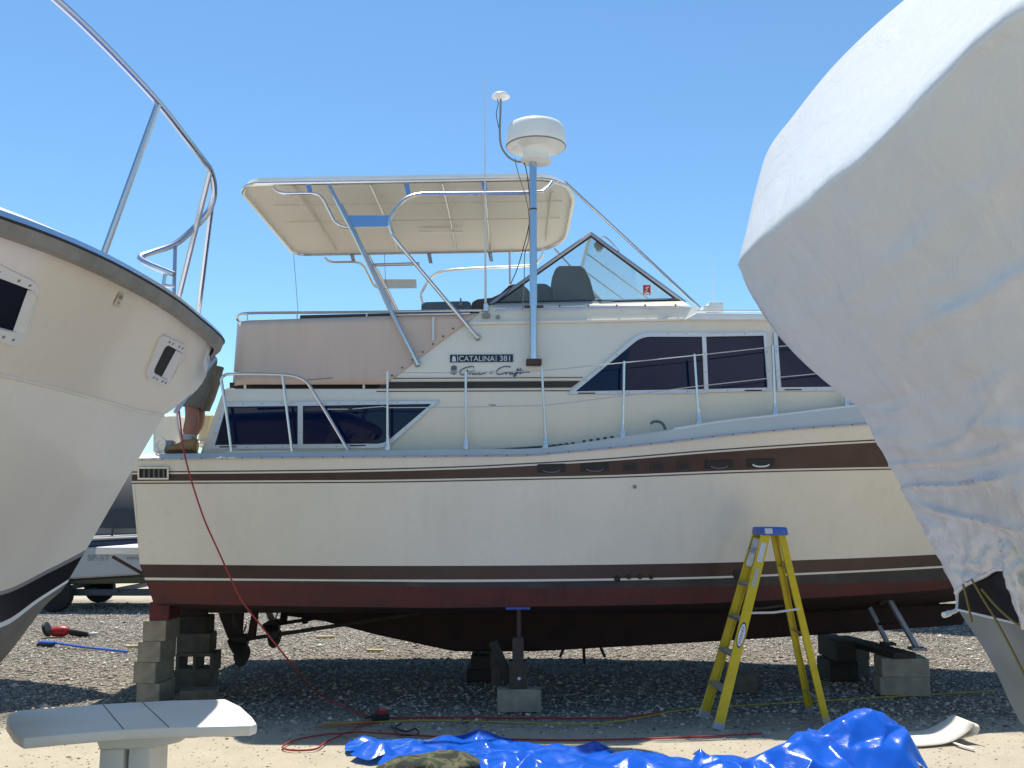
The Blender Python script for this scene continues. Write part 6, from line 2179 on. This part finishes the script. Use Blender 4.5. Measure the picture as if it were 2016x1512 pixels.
# joints: hips at the right, trunk bent forward to the left behind the cruiser's bow
hip = pp(408, 712, 0.12)
knL, knR = pp(377, 800, 0.0), pp(391, 802, 0.20)
anL, anR = pp(370, 866, 0.0), pp(377, 866, 0.20)
toL, toR = pp(356, 888, -0.02), pp(362, 888, 0.18)
chest, neck, head = pp(360, 668, 0.12), pp(322, 690, 0.12), pp(296, 706, 0.12)
shL, shR = pp(340, 672, -0.06), pp(340, 672, 0.30)
elL, elR = pp(325, 730, -0.06), pp(325, 730, 0.32)
haL, haR = pp(312, 780, 0.0), pp(312, 780, 0.24)
V_ = [hip, pp(404, 722, 0.03), knL, anL, toL, pp(412, 722, 0.21), knR, anR, toR, chest, neck, head, shL, elL, haL, shR, elR, haR]
E_ = [(0, 1), (1, 2), (2, 3), (3, 4), (0, 5), (5, 6), (6, 7), (7, 8), (0, 9), (9, 10), (10, 11), (9, 12), (12, 13), (13, 14), (9, 15), (15, 16), (16, 17)]
R_ = [0.13, 0.095, 0.062, 0.042, 0.035, 0.095, 0.062, 0.042, 0.035, 0.15, 0.06, 0.09, 0.065, 0.045, 0.035, 0.065, 0.045, 0.035]
body = skin('body', V_, E_, R_, M_SKIN, person)
# fingers
for h_, e_2 in ((haL, elL), (haR, elR)):
    d_ = (h_ - e_2).normalized()
    sd_ = Vector((0, 1, 0))
    for k in range(5):
        o_f = sd_ * (0.03 - 0.015 * k)
        L_ = (0.06, 0.085, 0.09, 0.082, 0.065)[k]
        b0 = h_ + o_f + d_ * 0.03
        dd = d_ if k else (d_ + sd_ * 0.6).normalized()
        MB().tube([b0, b0 + dd * L_ * 0.6, b0 + dd * L_ + Vector((-0.015, 0, 0))], [0.010, 0.009, 0.006], 6).build('finger', M_SKIN, body)
# calves
for a_, k_, an_ in (('l', knL, anL), ('r', knR, anR)):
    mid_ = k_.lerp(an_, 0.42) + Vector((0.02, 0, 0))
    MB().tube(smooth_path([k_ + Vector((0, 0, 0.06)), k_, mid_, k_.lerp(an_, 0.75), an_], 4), [0.070] * 4 + [0.066] * 3 + [0.069] * 4 + [0.062] * 2 + [0.05] * 2 + [0.043] * 2, 14).build('calf', M_SKIN, body)
# shorts
def leg_sleeve(hp, kn, rt, rb):
    P = smooth_path([hp, hp.lerp(kn, 0.5) + Vector((0.015, 0, 0)), kn + (hp - kn) * 0.02], 6)
    rows = []
    for i, p in enumerate(P):
        t = i / (len(P) - 1)
        r = rt + (rb - rt) * t
        row = []
        for k in range(20):
            an = 2 * math.pi * k / 20
            f = 1 + 0.05 * noise.noise(Vector((math.cos(an) * 2, math.sin(an) * 2, t * 5 + hp.y * 3)))
            row.append(p + Vector((math.cos(an) * r * f, math.sin(an) * r * f * 0.95, -0.12 * math.cos(an) * r)))
        rows.append(row)
    inner = [[P[-1] + (q - P[-1]) * 0.9 for q in rows[-1]]]
    return MB().grid(rows + inner, closed=True)
sh = skin('shorts', [hip + Vector((-0.05, 0, 0.08)), hip, hip + Vector((-0.02, -0.08, -0.10)), hip + Vector((0.0, 0.09, -0.10))], [(0, 1), (1, 2), (1, 3)], [0.155, 0.165, 0.12, 0.12], M_SHORT, person, root=1)
leg_sleeve(hip + Vector((-0.015, -0.08, -0.03)), knL + Vector((0.0, 0, -0.02)), 0.135, 0.105).build('short_leg', M_SHORT, sh, smooth=60)
leg_sleeve(hip + Vector((0.01, 0.09, -0.03)), knR + Vector((0.005, 0, -0.035)), 0.135, 0.105).build('short_leg', M_SHORT, sh, smooth=60)
shirt = skin('shirt', [hip + Vector((-0.06, 0, 0.06)), chest, neck + Vector((0.05, 0, 0)), shL, shL.lerp(elL, 0.5), shR, shR.lerp(elR, 0.5)], [(0, 1), (1, 2), (1, 3), (3, 4), (1, 5), (5, 6)], [0.16, 0.175, 0.08, 0.085, 0.075, 0.085, 0.075], M_SHIRT, person, root=0)
skin('hair', [head + Vector((-0.02, 0, 0.03)), head + Vector((0.03, 0, 0.05))], [(0, 1)], [0.095, 0.09], M_HAIR, person)
nose = head + Vector((-0.075, 0, -0.045))
MB().lathe([(0.002, -0.02), (0.016, 0.0), (0.008, 0.02)], nose, 8).build('nose', M_SKIN, body)
for sg in (-1, 1):
    MB().lathe([(0.004, -0.008), (0.011, 0.0), (0.004, 0.008)], head + Vector((-0.07, sg * 0.032, -0.015)), 8).build('eye', M_WHITE, body)
    MB().lathe([(0.006, -0.012), (0.024, 0.0), (0.006, 0.012)], head + Vector((0.0, sg * 0.088, 0)), 8, M=Matrix.Rotation(math.pi / 2, 3, 'X')).build('ear', M_SKIN, body)
for an_, to_ in ((anL, toL), (anR, toR)):
    MB().tube([an_ + Vector((0, 0, 0.055)), an_ + Vector((0, 0, 0.0))], [0.056, 0.054], 14).build('sock', M_SOCK, person)
    zb_ = ft.z
    b = MB()
    rows = []
    for (x, w_, h_) in ((0.065, 0.045, 0.14), (0.03, 0.054, 0.145), (-0.03, 0.052, 0.13), (-0.08, 0.050, 0.09), (-0.13, 0.050, 0.07), (-0.175, 0.042, 0.06), (-0.195, 0.025, 0.045)):
        row = []
        for k in range(14):
            a = 2 * math.pi * k / 14
            row.append(Vector((an_.x + x, an_.y + math.cos(a) * w_, zb_ + 0.022 + h_ / 2 + math.sin(a) * h_ / 2)))
        rows.append(row)
    b.grid(rows, closed=True)
    b.f.append(tuple(range(13, -1, -1)))
    b.f.append(tuple(range(6 * 14, 7 * 14)))
    bo = b.build('boot', M_BOOT, person, smooth=50)
    MB().box((an_.x - 0.065, an_.y, zb_ + 0.012), (0.275, 0.105, 0.024)).build('sole', M_SOLE, bo, bevel=0.006)

MB().prism([PY(300, 893, 11.3), PY(352, 893, 11.3), PY(350, 815, 11.3), PY(300, 815, 11.3)], (0, 0.6, 0)).build('stern_locker', M_HOUSE, yacht, bevel=0.03)
# hose coil, grey box and cream cockpit chair on the stern deck
coil = thing('hose_coil', 'white hose coiled on the stern deck beside the person', 'hose', pp(315, 893))
for k in range(3):
    c = pp(315 + k * 2, 876, 0.03 * k)
    MB().tube([c + Vector((math.cos(a) * (0.055 - 0.004 * k), 0.01 * math.sin(3 * a), math.sin(a) * (0.075 - 0.006 * k))) for a in [2 * math.pi * i / 20 for i in range(21)]], 0.008, 6).build('loop', M_WHITE, coil)
bx = PY(334, 893, YP + 0.05)
tag(MB().box(bx + Vector((0, 0, 0.065)), (0.085, 0.09, 0.13)).build('small_crate', mat('blue_grey_plastic', (0.20, 0.22, 0.25), 0.5), None, bevel=0.008, org=bx), 'small blue-grey box on the stern deck by the boots', 'box')
cord('water_hose', [pp(350, 800, 0.0), pp(349, 830, 0.02), pp(355, 860, 0.04), pp(358, 880, 0.06)], 0.012, M_WHITE, 'white water hose hanging behind the person on the stern deck', 'hose')
ck = thing('cockpit_chair', 'cream upholstered deck chair partly hidden behind the person', 'chair', pp(398, 893, 0.5))
MB().prism([pp(396, 815, 0.5), pp(420, 815, 0.5), pp(404, 880, 0.5), pp(386, 880, 0.5)], (0, 0.45, 0)).build('backrest', mat('cream_upholstery', (0.62, 0.56, 0.36), 0.6), ck, bevel=0.02)
MB().prism([pp(378, 868, 0.45), pp(404, 868, 0.45), pp(404, 878, 0.45), pp(378, 878, 0.45)], (0, 0.5, 0)).build('seat', M_WHITE, ck, bevel=0.02)
for px in (381, 400):
    MB().tube([pp(px, 878, 0.55), pp(px, 893, 0.55)], 0.012, 6).build('leg', M_STEEL, ck)

# ------------------------------------------------------------------ a boat beyond the yacht's bow; its shadow falls on the gravel by the slanted stand
FB = BowHull((5.1, 18.4, 3.1), -84, 1)
fbo = thing('covered_boat', 'grey canvas covered boat standing beyond the yacht bow', 'boat', (FB.w(4, 0, 0).x, FB.w(4, 0, 0).y, 0))
F1 = FB.row((0, 3.1), [(0.4, 0.5), (1.0, 1.0), (1.8, 1.45), (3, 1.75), (8, 1.8)], [(8, 2.9)], L=8)
F2 = FB.row((1.0, 1.7), [(0.4, 0.3), (1.0, 0.7), (2, 1.2), (3, 1.5), (7, 1.6)], [(8, 1.6)], L=8)
F3 = [(a + 0.3, 0.0, max(0.75, 1.3 - 0.5 * max(0, a - 1.1))) for a, _, _ in F2]
FB.band('hull', F1, F2, M_BGW, fbo, 6)
FB.band('bottom', F2, F3, M_BGB, fbo, 4, bulge=0.05)
FB.band('canvas_cover', F1, [(a, 0.0, z + min(0.7, 0.15 + a * 0.12)) for a, h, z in F1], M_GCOV, fbo, 5)
MB().add([FB.w(8, h, z) for h, z in ((1.8, 2.9), (1.6, 1.6), (0, 0.75), (-1.6, 1.6), (-1.8, 2.9), (0, 3.6))], [(0, 1, 2, 3, 4, 5)]).build('transom', M_BGW, fbo)
for sa, hh2 in ((2.8, 1.0), (2.8, -1.0), (6.5, 1.1), (6.5, -1.1)):
    p_ = FB.w(sa, hh2, 0)
    MB().tube([(p_.x, p_.y, 0.0), (p_.x, p_.y, 1.25)], 0.05, 8).build('prop', M_WOOD, fbo)
for sa in (3.0, 6.0):
    p_ = HB.w(sa, 0, 0)
    MB().box((p_.x, p_.y, 0.31), (0.4, 0.6, 0.62)).build('keel_support', M_WOOD, hid)

# keel blocks that carry the two neighbouring boats, just outside the picture
for hullb, KL, sa, lab in ((LB, L_KL, 4.2, 'timber keel block under the forward keel of the flared cruiser'), (LB, L_KL, 7.5, 'timber keel block under the after keel of the flared cruiser'),
                           (RB, R_KL, 4.2, 'timber keel block under the forward keel of the shrink-wrapped boat'), (RB, R_KL, 7.5, 'timber keel block under the after keel of the shrink-wrapped boat')):
    zk = float(np.interp(sa, [k[0] for k in KL], [k[2] for k in KL]))
    p_ = hullb.w(sa, 0, 0)
    ang = math.atan2(hullb.d.y, hullb.d.x)
    tag(MB().box((p_.x, p_.y, zk / 2), (0.3, 0.8, zk), Matrix.Rotation(ang, 3, 'Z')).build('keel_timber', M_WOOD, None, bevel=0.01, org=(p_.x, p_.y, 0)), lab, 'timber')
